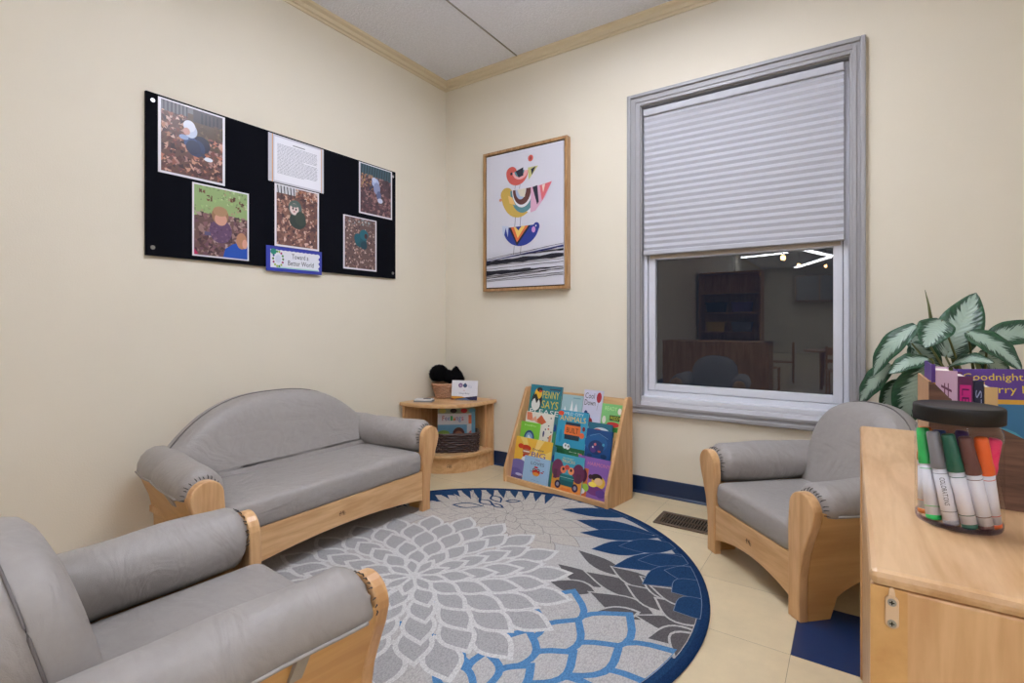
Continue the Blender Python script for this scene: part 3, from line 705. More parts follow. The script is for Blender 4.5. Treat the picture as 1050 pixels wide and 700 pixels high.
# ------------------------------------------------------------------ floor register
vt = thing('floor_register', 'brown slotted metal floor register in the tiles by the window armchair', 'floor vent', (1.49, -.352, 0))
b = MB(); W_, D_ = .30, .152
b.box((0, 0, 0), (W_, .02, .006), .002); b.box((0, D_-.02, 0), (W_, D_, .006), .002); b.box((0, .02, 0), (.02, D_-.02, .006), .002); b.box((W_-.02, .02, 0), (W_, D_-.02, .006), .002); b.build('register_frame', M['bronze'], vt)
b = MB(); b.box((.02, .02, .0003), (W_-.02, D_-.02, .001)); b.build('duct_shade', M['dark'], vt)  # flat dark sheet painted as the shade down in the duct
b = MB()
for k in range(21): x = .026+k*.0122; b.box((x, .02, .001), (x+.0045, D_-.02, .005))
b.box((.02, .073, .001), (W_-.02, .078, .0045)); b.build('louvers', M['bronze'], vt)

# ------------------------------------------------------------------ corner shelf and what stands on it
cs = thing('corner_shelf', 'low curved wooden corner shelf unit beside the sofa', 'shelf', (.016, -.016, 0))
def qarc(R, n_, m=20):
    pts = []
    for k in range(m+1):
        a = PI/2*k/m; pts.append((R*math.cos(a)**(2/n_), -R*math.sin(a)**(2/n_)))
    return pts
def slab(R, n_, z0, z1, bev, name, mt, par, back=.0):
    b = MB(); b.prism([(back, -back)]+qarc(R, n_), z0, z1, 'z', bev=bev); return b.build(name, mt, par)
slab(.405, 2.9, .378, .40, .006, 'shelf_top', M['maple_x'], cs)
slab(.385, 2.8, .088, .106, .003, 'bottom_shelf', M['maple_x'], cs, .018)
b = MB(); outer = qarc(.372, 2.6); inner = [(x*.955, y*.955) for x, y in outer]
b.prism(outer+inner[::-1], .0, .088, 'z', bev=.001); tk = b.build('toe_board', M['maple_x'], cs)
b = MB(); b.x = Matrix.Translation((.289, -.2985, .045)) @ Matrix.Rotation(math.radians(44), 4, 'Z')
for q in ([(-.012, -.008), (-.012, .008), (-.004, .008)], [(-.002, -.008), (.0, .009)], [(.003, -.009), (.004, .008), (.010, .009), (.012, -.008)], [(-.014, .0), (.013, .001)]): b.tube([(x, -.001, z) for x, z in q], .0009, 5)
b.build('maker_mark', M['dark'], tk)
b = MB(); b.box((0, -.018, 0), (.385, 0, .378), .002); b.build('side_panel', M['maple'], cs)
b = MB(); b.box((0, -.385, 0), (.018, -.018, .378), .002); b.build('side_panel', M['maple'], cs)
b = MB(); b.box((.325, -.034, .106), (.343, -.018, .378), .001); b.build('shelf_cleat', M['maple'], cs)

def weave(name, c, ra, rb, h, nrow, ncol, m, par, ell=1.0, power=1.0, rad=.0035, rot=0):
    """woven basket wall: strands passing over and under stakes"""
    b = MB()
    def R(q): return ra+(rb-ra)*q
    def pt(a, r):
        cx_, sy = math.cos(a), math.sin(a); e = power
        return (math.copysign(abs(cx_)**e, cx_)*r, math.copysign(abs(sy)**e, sy)*r*ell)
    for i in range(nrow):
        q = (i+.5)/nrow; z = h*q; n = ncol*8; pts = []
        for k in range(n+1):
            a = 2*PI*k/n+rot; w_ = math.sin(a*ncol+PI*i)*rad*1.2; x, y = pt(a, R(q)+w_); pts.append((c[0]+x, c[1]+y, c[2]+z))
        b.tube(pts, h/nrow*.52, 6, cap=False)
    pts = [(c[0]+pt(2*PI*k/60, rb)[0], c[1]+pt(2*PI*k/60, rb)[1], c[2]+h) for k in range(61)]
    b.tube(pts, rad*1.6, 7, cap=False)
    b.loft([[(c[0]+pt(2*PI*k/48, R(q)*.965)[0], c[1]+pt(2*PI*k/48, R(q)*.965)[1], c[2]+.003+(h-.004)*q) for k in range(48)] for q in (0, .5, 1)], cap=False)
    b.face([(c[0]+pt(2*PI*k/48, ra)[0], c[1]+pt(2*PI*k/48, ra)[1], c[2]+.002) for k in range(48)])
    return b.build(name, m, par)

# local world positions on the shelf top (z .40)
bk = thing('woven_basket', 'small tapered tan woven basket on top of the corner shelf', 'basket', (.116, -.143, .4005))
weave('basket_wall', (0, 0, 0), .046, .075, .088, 9, 13, M['wicker'], bk, rad=.0035)
def plush(name, loc, r, sc_, label, spikes=900, seed=1, cone=False):
    rnd = random.Random(seed); t = thing(name, label, 'stuffed toy', loc)
    b = MB(); tb = bmesh.new(); bmesh.ops.create_icosphere(tb, subdivisions=4, radius=r)
    from mathutils import noise
    for v in tb.verts:
        n = noise.noise(v.co*55+Vector((seed, 0, 0)))*.10+1; v.co *= n
        v.co.x *= sc_[0]; v.co.y *= sc_[1]; v.co.z *= sc_[2]
        if cone: k = 1-max(0, v.co.z)/(r*sc_[2]*1.15)*.62; v.co.x *= k; v.co.y *= k
        if f_flat(v.co, r*sc_[2]): v.co.z = -r*sc_[2]*.8
    b.merge(tb, smooth=True); b.build('body', M['fur'], t)
    b = MB()
    for k in range(spikes):
        u = rnd.uniform(-.7, 1); a = rnd.uniform(0, 2*PI); q = math.sqrt(1-u*u)
        d = Vector((q*math.cos(a)*sc_[0], q*math.sin(a)*sc_[1], u*sc_[2])); p0 = d*r
        if cone: kk = 1-max(0, p0.z)/(r*sc_[2]*1.15)*.62; p0.x *= kk; p0.y *= kk
        e = Vector((rnd.uniform(-1, 1), rnd.uniform(-1, 1), rnd.uniform(-1, 1)))*.003
        p1 = p0*1.10+e; b.tube([p0*.96, (p0+p1)/2+e*.3, p1], [.0014, .0012, .0004], 4, cap=False)
    o = b.build('fur', M['fur'], t); o['kind'] = 'stuff'
    return t
def f_flat(co, h): return co.z < -h*.8
plush('plush_toy', (.084, -.156, .545), .054, (1.1, 1, 1), 'round black fluffy toy in the left of the small basket', 900, 1)
plush('plush_toy', (.137, -.133, .530), .036, (1, 1, 1.15), 'small black fluffy toy in the middle of the basket, shortest of three', 500, 2)
plush('plush_toy', (.172, -.100, .522), .050, (1.05, .9, 1.35), 'pointed black fluffy toy leaning at the right of the basket', 700, 3, True)

sg = thing('sign_holder', 'white table sign with two round logos in a clear stand on the corner shelf', 'sign', (.292, -.170, .4005), math.radians(17))
b = MB(); b.x = Matrix.Rotation(math.radians(-9), 4, 'X'); W_, H_ = .165, .118
b.box((-W_/2, 0, .004), (W_/2, .0015, H_), col=(232, 234, 240))
a = Art(b, (-W_/2, 0, .004), (W_, 0, 0), (0, 0, H_-.004), (0, -1, 0), step=.00004)
a.poly([(0, 0), (1, 0), (1, .22), (.5, .12), (0, .17)], (40, 40, 84)); a.poly([(0, 0), (.55, .12), (.4, .17), (0, .17)], (222, 160, 50)); a.poly([(.2, 0), (.75, 0), (.55, .1)], (110, 140, 190)); a.poly([(0, 0), (.15, 0), (.1, .06), (0, .07)], (150, 60, 40))
for k in range(8): an = k*PI/4; a.ell(.34+.045*math.cos(an), .74+.065*math.sin(an), .045, .06, (150, 126, 170) if k % 2 else (122, 98, 150), 10)
a.ell(.34, .74, .03, .045, (196, 170, 206))
a.poly([(.52, .62), (.59, .68), (.60, .76), (.52, .88), (.44, .76), (.45, .68)], (30, 60, 110)); a.ell(.52, .75, .035, .05, (60, 100, 150)); a.text('Cozy Area', .30, .27, .70, .37, (40, 60, 110)); a.text('fia', .64, .62, .78, .78, (190, 196, 214)); a.rect(.46, .47, .52, .49, (190, 110, 130))
b.build('printed_card', M['gloss'], sg, normals=False)
b = MB(); b.x = Matrix.Rotation(math.radians(-9), 4, 'X'); b.box((-W_/2-.002, -.0022, .002), (W_/2+.002, -.0012, H_+.002)); b.box((-W_/2-.002, .0022, .002), (W_/2+.002, .0032, H_+.002)); b.build('clear_sleeve', M['clear'], sg)
b = MB(); b.box((-W_/2, -.02, 0), (W_/2, .035, .002), .0005); b.build('foot', M['clear'], sg)

dv = thing('digital_clock', 'small flat white device with a dark display on the left of the corner shelf', 'clock', (.125, -.330, .4005), math.radians(28))
b = MB(); b.box((-.055, -.035, 0), (.055, .035, .009), .003); b.build('grey_base', M['grey'], dv)
b = MB(); b.box((-.052, -.033, .009), (.050, .030, .017), .003); cs2 = b.build('case', M['white'], dv)
b = MB(); b.box((-.004, -.016, .017), (.040, .010, .0178), .0002); b.build('display', M['black'], cs2)

db = thing('woven_basket', 'dark brown woven basket inside the corner shelf', 'basket', (.240, -.185, .1065), math.radians(42))
weave('basket_wall', (0, 0, 0), .128, .136, .105, 8, 18, M['wicker_dark'], db, ell=.62, power=.55, rad=.005)

# ------------------------------------------------------------------ books
def book(label, loc, w_, h_, th, paint, base_col, rz=0, lean=0, roll=0, group=None, spine=None, cat='book', name='picture_book'):
    """stands on its lower edge; front cover faces local -y; origin at its lower left corner"""
    t = thing(name, label, cat, loc, 0, group)
    t.rotation_euler = (Matrix.Rotation(rz, 4, 'Z') @ Matrix.Rotation(-lean, 4, 'X') @ Matrix.Rotation(roll, 4, 'Y')).to_euler()
    b = MB(); c = .0012
    b.box((0, 0, 0), (w_, c, h_), .0004, col=base_col); b.box((0, th-c, 0), (w_, th, h_), .0004, col=base_col); b.box((0, 0, 0), (c, th, h_), .0004, col=spine or base_col)
    a = Art(b, (0, 0, 0), (w_, 0, 0), (0, 0, h_), (0, -1, 0), step=.00003, z0=.0001); paint(a, w_, h_)
    b.build('cover', M['gloss'], t, normals=False)
    b = MB(); b.box((c, c, .002), (w_-.003, th-c, h_-.003)); b.build('pages', M['pages'], t)
    return t
def blobs(a, rnd, n, pal, u0=0.03, v0=.03, u1=.97, v1=.97, s=.08):
    for k in range(n): a.ell(rnd.uniform(u0+s, u1-s), rnd.uniform(v0+s, v1-s), rnd.uniform(.3, 1)*s, rnd.uniform(.3, 1)*s*.8, rnd.choice(pal), 10)
def c_says(a, w_, h_):
    a.poly([(0, .8), (.5, .84), (1, .78), (1, 1), (0, 1)], (28, 118, 140)); a.rect(.62, .9, .95, .93, (60, 60, 80))
    a.ell(.24, .58, .17, .26, (24, 34, 44)); a.ell(.22, .50, .14, .16, (226, 230, 226)); a.ell(.27, .78, .12, .14, (238, 190, 50)); a.ell(.30, .88, .09, .06, (20, 24, 30)); a.poly([(.28, .87), (.42, .85), (.30, .8)], (214, 70, 40)); a.poly([(.14, .72), (.24, .52), (.3, .62), (.2, .78)], (18, 24, 30))
    a.text('PENNY', .42, .68, .93, .86, (226, 204, 72)); a.text('SAYS', .42, .43, .93, .62, (226, 204, 72)); a.text('PLEASE', .06, .26, .97, .39, (232, 238, 236))
def c_boat(a, w_, h_):
    a.rect(0, 0, 1, 1, (160, 194, 200)); a.rect(0, 0, 1, .42, (206, 176, 96)); a.poly([(.05, .42), (.3, .5), (.5, .44), (.9, .5), (1, .42), (1, .3), (0, .3)], (196, 206, 204)); a.poly([(.42, .5), (.5, .86), (.60, .5)], (236, 240, 240)); a.poly([(.60, .48), (.72, .78), (.84, .48)], (226, 232, 234)); a.poly([(.12, .5), (.18, .66), (.28, .5)], (230, 236, 238)); a.rect(.55, .9, .9, .93, (120, 160, 170))
def c_cool(a, w_, h_):
    a.rect(0, 0, 1, 1, (206, 206, 226)); a.ell(.82, .84, .13, .12, (176, 40, 56)); a.line([(.8, .72), (.76, .55)], .01, (90, 60, 70)); a.text('Cool', .08, .80, .58, .93, (40, 34, 44)); a.text('Down', .08, .64, .66, .77, (40, 34, 44)); a.ell(.3, .36, .16, .11, (28, 50, 110)); a.ell(.45, .28, .14, .08, (190, 50, 60)); a.ell(.2, .46, .09, .06, (40, 70, 130)); a.poly([(.1, .2), (.5, .16), (.6, .24), (.2, .28)], (140, 90, 150))
def c_green(a, w_, h_):
    a.rect(0, 0, 1, 1, (126, 196, 120)); a.text('READY', .15, .80, .72, .92, (190, 232, 160)); a.rect(.4, .5, .95, .66, (44, 60, 40)); a.text('FREDDY', .44, .53, .93, .63, (200, 210, 60)); a.ell(.85, .8, .09, .1, (236, 232, 220)); a.rect(0, 0, 1, .3, (60, 140, 60)); a.ell(.6, .38, .3, .08, (200, 50, 50)); a.ell(.3, .2, .15, .1, (220, 190, 60)); a.ell(.15, .5, .09, .12, (226, 226, 210))
def c_fox(a, w_, h_):
    a.rect(0, 0, 1, 1, (232, 228, 216)); a.poly([(.02, .98), (.2, .98), (.28, .76), (.05, .78)], (222, 130, 96)); a.poly([(.35, .76), (.55, .95), (.75, .78), (.6, .7)], (206, 96, 56)); a.poly([(.2, .78), (.35, .9), (.45, .76)], (232, 170, 140))
    for u, v in ((.9, .9), (.85, .7), (.95, .55), (.75, .6), (.88, .4), (.72, .3)): a.ell(u, v, .025, .02, (60, 60, 90), 8)
    a.ell(.7, .48, .03, .08, (60, 60, 110)); a.poly([(.88, .1), (.98, .12), (.98, .5), (.9, .45)], (226, 150, 100)); a.ell(.85, .62, .03, .02, (220, 90, 60))
def c_lime(a, w_, h_):
    a.rect(0, 0, 1, 1, (128, 204, 66)); a.ell(.5, .42, .28, .30, (36, 74, 130)); a.ell(.5, .40, .21, .24, (126, 166, 210)); a.ell(.52, .34, .11, .16, (236, 240, 246)); a.ell(.48, .48, .07, .07, (210, 220, 236)); a.text('hello', .2, .86, .8, .92, (210, 240, 170))
def c_anim(a, w_, h_):
    a.rect(0, 0, 1, 1, (56, 160, 196)); a.rect(0, 0, 1, .24, (44, 110, 70)); a.rect(.28, .40, .78, .76, (34, 60, 80)); a.rect(.26, .50, .8, .70, (228, 120, 60)); a.text('BUILT', .33, .54, .73, .65, (60, 28, 24)); a.text('WILD CITY', .15, .91, .85, .97, (214, 236, 240)); a.text('ANIMALS', .06, .78, .94, .89, (236, 200, 80))
    a.ell(.34, .26, .07, .06, (232, 236, 236)); a.ell(.44, .25, .07, .06, (232, 236, 236)); a.ell(.36, .27, .02, .025, (20, 30, 34)); a.ell(.46, .26, .02, .025, (20, 30, 34)); a.ell(.86, .52, .08, .06, (232, 110, 70)); a.ell(.9, .66, .05, .05, (150, 50, 50)); a.ell(.08, .93, .1, .05, (226, 80, 50)); a.ell(.88, .1, .09, .06, (228, 130, 100)); a.ell(.14, .45, .05, .14, (40, 140, 180)); a.text('the city of', .5, .14, .85, .17, (220, 236, 220)); a.ell(.2, .1, .16, .08, (36, 96, 60)); a.ell(.75, .08, .2, .06, (60, 134, 84))
def c_round(a, w_, h_):
    a.ell(.5, .78, .48, .2, (44, 110, 130)); a.ell(.55, .8, .34, .10, (210, 224, 230)); a.ell(.4, .8, .2, .06, (200, 80, 60)); a.ell(.15, .76, .1, .08, (20, 70, 120)); a.rect(0, 0, 1, .62, (30, 86, 130))
def c_blue(a, w_, h_):
    a.rect(0, 0, 1, 1, (24, 76, 134)); a.ell(.4, .62, .44, .26, (36, 96, 156)); a.ell(.42, .5, .3, .2, (28, 60, 110)); a.ell(.32, .44, .12, .1, (90, 60, 130)); a.ell(.48, .48, .09, .09, (50, 50, 110)); a.ell(.38, .58, .05, .04, (222, 120, 120)); a.ell(.3, .5, .03, .03, (230, 220, 220)); a.ell(.56, .4, .06, .03, (200, 90, 80)); a.line([(.15, .8), (.5, .9), (.85, .78)], .01, (120, 170, 210)); a.text('under the sea', .3, .10, .75, .15, (170, 200, 230)); a.ell(.7, .6, .05, .04, (80, 170, 200)); a.ell(.2, .25, .1, .05, (18, 60, 100)); a.ell(.75, .28, .12, .06, (18, 56, 96))
def c_tan(a, w_, h_): a.rect(0, 0, 1, 1, (186, 150, 96)); a.ell(.5, .6, .3, .2, (90, 60, 40)); a.rect(0, 0, 1, .2, (60, 50, 40))
def c_pig(a, w_, h_):
    a.rect(0, 0, 1, 1, (240, 190, 70)); a.poly([(.5, .5), (.1, 1), (.3, 1)], (246, 214, 120)); a.poly([(.5, .5), (.6, 1), (.8, 1)], (248, 216, 130)); a.poly([(.5, .5), (1, .8), (1, .6)], (246, 210, 110))
    a.ell(.32, .76, .13, .07, (206, 60, 34)); a.ell(.16, .78, .08, .06, (216, 70, 40)); a.ell(.33, .66, .11, .08, (190, 110, 80)); a.rect(.24, .66, .42, .69, (226, 226, 220)); a.ell(.32, .57, .08, .05, (200, 50, 40)); a.ell(.35, .47, .13, .09, (226, 232, 244)); a.ell(.16, .26, .3, .2, (120, 112, 176)); a.ell(.1, .1, .2, .14, (104, 96, 164)); a.rect(0, 0, 1, .06, (96, 84, 130)); a.ell(.2, .1, .1, .03, (196, 200, 226))
    a.text('Eeeeee', .5, .74, .80, .79, (60, 60, 110)); a.text('BIG', .48, .58, .86, .70, (96, 100, 170)); a.ell(.62, .32, .3, .2, (190, 200, 226))
def c_love(a, w_, h_):
    a.rect(0, 0, 1, 1, (160, 196, 226)); a.text('LOVES', .28, .70, .80, .82, (52, 56, 100)); a.text('Owl', .42, .87, .62, .93, (160, 80, 130)); a.ell(.52, .44, .16, .11, (206, 60, 50)); a.ell(.44, .53, .06, .05, (30, 40, 56)); a.ell(.60, .53, .06, .05, (30, 40, 56)); a.ell(.44, .53, .025, .022, (240, 240, 240), 10); a.ell(.60, .53, .025, .022, (240, 240, 240), 10); a.ell(.52, .36, .13, .07, (232, 150, 60)); a.ell(.5, .62, .08, .035, (196, 40, 50)); a.ell(.33, .44, .05, .03, (120, 170, 200)); a.ell(.75, .46, .05, .025, (190, 60, 60)); a.ell(.80, .52, .03, .02, (150, 40, 90)); a.text('by the nest', .38, .10, .68, .13, (70, 90, 150)); a.line([(.46, .29), (.44, .25)], .012, (220, 130, 60)); a.line([(.56, .29), (.56, .25)], .012, (220, 130, 60))
def c_truck(a, w_, h_):
    a.rect(0, 0, 1, 1, (70, 166, 190)); a.rect(0, .1, 1, .42, (216, 150, 60)); a.ell(.16, .58, .2, .26, (120, 62, 96)); a.ell(.86, .55, .2, .26, (110, 54, 90)); a.rect(.04, .3, .16, .55, (96, 56, 80)); a.rect(.8, .3, .95, .55, (96, 56, 80)); a.rect(0, 0, 1, .14, (230, 150, 70))
    a.rect(.26, .16, .74, .44, (24, 92, 100)); a.rect(.3, .3, .7, .46, (30, 120, 124)); a.ell(.22, .16, .1, .11, (52, 36, 70)); a.ell(.8, .16, .1, .11, (52, 36, 70)); a.ell(.22, .16, .05, .055, (150, 150, 170)); a.ell(.8, .16, .05, .055, (150, 150, 170)); a.rect(.36, .02, .66, .10, (226, 130, 60))
    a.ell(.36, .58, .10, .10, (232, 130, 90)); a.ell(.62, .58, .10, .10, (236, 150, 100)); a.ell(.48, .66, .08, .07, (206, 80, 70)); a.text('TRUCKS', .28, .78, .72, .86, (240, 200, 90)); a.text('Goodnight', .3, .88, .66, .92, (236, 220, 120)); a.ell(.36, .6, .04, .04, (60, 40, 50)); a.ell(.62, .6, .04, .04, (60, 40, 50)); a.line([(.26, .38), (.74, .38)], .01, (170, 210, 200))
def c_purp(a, w_, h_):
    a.rect(0, 0, 1, 1, (138, 98, 176)); a.rect(0, 0, .35, .7, (204, 110, 60)); a.ell(.16, .5, .16, .2, (90, 40, 70)); a.ell(.12, .3, .12, .12, (232, 170, 60)); a.text('HARMONY', .30, .80, .94, .89, (216, 130, 150)); a.ell(.66, .42, .2, .16, (232, 186, 70)); a.ell(.6, .53, .16, .09, (40, 26, 34)); a.ell(.66, .44, .12, .09, (226, 190, 140)); a.ell(.58, .2, .26, .12, (120, 60, 130)); a.ell(.3, .22, .1, .1, (150, 190, 70)); a.ell(.75, .15, .14, .1, (98, 66, 150)); a.ell(.42, .52, .06, .06, (54, 32, 40)); a.ell(.5, .34, .12, .06, (240, 216, 90)); a.ell(.16, .12, .14, .08, (236, 236, 240))
def c_teal(a, w_, h_): a.rect(0, 0, 1, 1, (60, 120, 130)); a.ell(.5, .4, .4, .3, (70, 150, 100)); a.ell(.5, .7, .3, .1, (30, 60, 130))

# display stand
sa = math.radians(-8.3)
st = thing('book_display_stand', 'sloped maple book display stand full of picture books under the window', 'book stand', (.627, -.241, 0), sa)
SW = .655; SD = .232; SH = .497
sidep = [(0, 0), (SD, 0), (SD, SH-.02), (SD-.012, SH), (SD-.045, SH), (SD-.055, SH-.01), (.012, .10), (0, .07)]
for x in (0, SW-.018):
    b = MB(); b.prism(sidep, x, x+.018, 'x', bev=.003); b.build('side_panel', M['maple'], st)
b = MB(); b.box((.018, SD-.014, .02), (SW-.018, SD-.004, SH-.012), .002); b.build('back_board', M['maple_x'], st)
b = MB(); b.box((.018, .004, 0), (SW-.018, .02, .03), .003); b.build('front_lip', M['maple_x'], st)
tiers = [(.022, .012), (.088, .155), (.146, .29)]
LEAN = math.radians(12)
for k, (d, z) in enumerate(tiers):
    b = MB(); nd = .030
    b.box((.018, d, z), (SW-.018, d+nd, z+.008), .001)
    t_ = math.tan(LEAN); zt_ = z+.125 if k < 2 else SH-.015
    b.prism([(d+nd-.008, z+.008), (d+nd, z+.008), (min(d+nd+(zt_-z)*t_, SD-.0145), zt_), (min(d+nd+(zt_-z)*t_, SD-.0145)-.008, zt_)], .018, SW-.018, 'x')
    if k: b.box((.018, d-.002, z-.004), (SW-.018, d+.002, z+.012), .0005)
    b.build('display_tier', M['maple_x'], st)
def sb(k, x0, x1, ztop, paint, col, label, dd=.0, th=.008, roll=0, zb=None):
    d, z = tiers[k]; zb = z+.009 if zb is None else zb
    h_ = (ztop-zb)/math.cos(LEAN); wv = x1-x0
    off = .030-.009-th/math.cos(LEAN)-dd
    ly = d+off; c_, s_ = math.cos(sa), math.sin(sa)
    X, Y = .627+x0*c_-ly*s_, -.241+x0*s_+ly*c_
    return book(label, (X, Y, zb), wv, h_, th, paint, col, sa, LEAN, roll, 'picture books on the sloped display stand')
sb(2, .030, .250, .512, c_says, (44, 130, 128), 'teal picture book with a penguin and PLEASE, top left of the stand')
sb(2, .256, .388, .478, c_boat, (150, 188, 196), 'pale blue book with white sails, top row of the stand')
sb(2, .392, .505, .514, c_cool, (206, 206, 226), 'white and lilac book titled Cool Down with a red balloon')
sb(2, .508, .628, .456, c_green, (126, 196, 120), 'green book at the right end of the top row of the stand')
sb(1, .040, .236, .368, c_fox, (232, 228, 216), 'white book with orange shapes behind the lime green book', dd=-.004, th=.006)
sb(1, .238, .262, .36, c_teal, (60, 120, 130), 'narrow visible edge of a blue book left of the ANIMALS book', dd=-.004, th=.006)
sb(1, .022, .155, .313, c_lime, (128, 204, 66), 'lime green book with a blue round picture, middle row of the stand', dd=.006, th=.006)
sb(1, .268, .452, .402, c_anim, (56, 160, 196), 'blue ANIMALS picture book in the centre of the stand', dd=.0, th=.008)
sb(1, .456, .592, .362, c_round, (44, 110, 130), 'teal picture book peeking out behind the dark blue book', dd=-.004, th=.006)
sb(1, .456, .603, .332, c_blue, (24, 76, 134), 'dark blue undersea book, middle row right of the ANIMALS book', dd=.005, th=.007)
sb(1, .606, .634, .33, c_tan, (186, 150, 96), 'tan book at the right end of the middle row of the stand', dd=.0, th=.006)
sb(0, .022, .272, .236, c_pig, (240, 190, 70), 'large yellow book with a red bird cap and purple shape, bottom left of the stand', dd=-.004, th=.006)
sb(0, .276, .298, .22, c_teal, (60, 120, 130), 'sliver of a green book in the bottom row behind the LOVES book', dd=-.004, th=.006)
sb(0, .108, .278, .150, c_love, (160, 196, 226), 'light blue book titled LOVES in front of the yellow book', dd=.005, th=.008)
sb(0, .300, .482, .196, c_truck, (70, 166, 190), 'blue book with a green truck, bottom row of the stand', dd=.003, th=.008)
sb(0, .440, .634, .205, c_purp, (138, 98, 176), 'purple book with a dark-haired child, bottom right of the stand', dd=-.005, th=.006)

def c_feel(a, w_, h_):
    a.rect(0, 0, 1, 1, (222, 224, 230)); a.rect(0, .86, 1, 1, (150, 160, 130))
    for u, c in ((.13, (190, 180, 90)), (.42, (50, 40, 40)), (.70, (206, 50, 60)), (.92, (90, 160, 200))): a.ell(u, .93, .09, .06, c)
    cl = [(190, 50, 70), (120, 70, 150), (60, 120, 180), (70, 160, 90), (226, 140, 50), (120, 70, 150), (60, 130, 200), (200, 80, 120)]
    for k, ch in enumerate('Feelings'): a.text(ch, .12+k*.073, .68 if ch != 'g' else .64, .12+k*.073+.06, .80 if ch in 'Fl' else .77, cl[k])
    a.rect(0, .3, .78, .58, (120, 184, 220)); a.ell(.16, .36, .16, .08, (150, 190, 90)); a.ell(.56, .34, .16, .17, (92, 54, 48)); a.ell(.56, .3, .12, .12, (170, 110, 84)); a.rect(.82, .6, .92, .82, (226, 110, 60)); a.ell(.9, .35, .07, .08, (224, 120, 110)); a.rect(.9, .1, 1, .9, (120, 180, 210))
book('picture book titled Feelings standing in the dark woven basket', (.143, -.236, .112), .225, .235, .012, c_feel, (222, 224, 230), math.radians(38), math.radians(6))

# ------------------------------------------------------------------ low cabinet at the right
cb_ = thing('storage_cabinet', 'low maple storage cabinet in the right foreground holding the marker jar', 'cabinet', (2.219, -1.860, 0))
CWd, CL, CH = .42, .865, .61
b = MB(); b.box((-.001, -.004, CH-.016), (CWd, CL, CH), .0065); tp = b.build('cabinet_top', M['maple_y'], cb_)
for y in (0, CL-.02):
    b = MB(); b.box((0, y, 0), (CWd-.006, y+.02, CH-.0165), .003); b.build('end_panel', M['maple'], cb_)
b = MB(); b.box((.004, .02, .03), (.014, CL-.02, CH-.0165)); b.build('back_panel', M['maple_y'], cb_)
for z in (.05, .31):
    b = MB(); b.box((.014, .02, z), (CWd-.01, CL-.02, z+.018), .002); b.build('cabinet_shelf', M['maple_y'], cb_)
b = MB(); b.box((.0, -.0006, 0), (.030, .0, CH-.0165)); b.build('corner_edging', M['maple_side'], cb_)
hp = MB()
K = 22
pts = []
for k in range(K+1): a_ = PI*k/K; pts.append((.0056*math.cos(a_), .0056*math.sin(a_)+.0105))
for k in range(K+1): a_ = PI+PI*k/K; pts.append((.0056*math.cos(a_), .0056*math.sin(a_)-.0115))
hp.x = Matrix.Translation((.0175, -.0006, .5715)); hp.prism(pts, -.003, 0, 'y', bev=.0008)
hp.prism([(-.003, .015), (.003, .015), (.002, .0225), (0, .0245), (-.002, .0225)], -.0026, 0, 'y', bev=.0006)
hpo = hp.build('connector_plate', mat('cream_plastic', (226, 196, 160), .4), cb_)
for z in (.0095, -.0115):
    b = MB(); b.x = Matrix.Translation((.0175, -.0036, .5715+z)) @ Matrix.Rotation(PI/2, 4, 'X')
    b.cyl((0, 0, 0), .0038, .001, 20, bev=.0003); b.build('screw', M['steel'], hpo)
    b = MB(); b.x = Matrix.Translation((.0175, -.0047, .5715+z)); b.box((-.0021, -.0003, -.0005), (.0021, .0001, .0005)); b.box((-.0005, -.0003, -.0021), (.0005, .0001, .0021)); b.build('slot_shade', M['dark'], hpo)  # raised dark cross, colour stands for the shade in the screw recess

# jar of markers
JX, JY, JZ = 2.3125, -1.661, .6105; JR = .79
jar = thing('plastic_jar', 'clear round plastic jar of markers with a black lid on the cabinet', 'jar', (JX, JY, JZ))
b = MB(); n = 56
def circ(r, z): return [(r*JR*math.cos(2*PI*k/n), r*JR*math.sin(2*PI*k/n), z) for k in range(n)]
b.loft([circ(.030, .003), circ(.046, .001), circ(.051, .003), circ(.0535, .009), circ(.0535, .112), circ(.0525, .118), circ(.0500, .122), circ(.0500, .140)], cap=False); b.face(circ(.030, .003)); b.build('jar_body', M['clear'], jar)
b = MB(); b.loft([circ(.0515, .0016), circ(.0528, .004), circ(.0532, .009)], cap=False); b.loft([circ(.0515, .0016), circ(.0528, .004), circ(.0532, .008)][::-1], cap=False); b.build('jar_base_ring', glass('tinted_base', (.62, .62, .78, 1), 1.3, .1), jar)
b = MB(); rings = []
def rib(r, z, amp): return [((r*JR+amp*(1 if k % 2 else -1))*math.cos(2*PI*k/120), (r*JR+amp*(1 if k % 2 else -1))*math.sin(2*PI*k/120), z) for k in range(120)]
b.loft([rib(.0535, .1275, 0), rib(.0555, .1285, .0003), rib(.0557, .1445, .0003), rib(.0550, .1468, 0), rib(.053, .1476, 0), rib(.0515, .1470, 0)]); b.build('jar_lid', M['black'], jar)
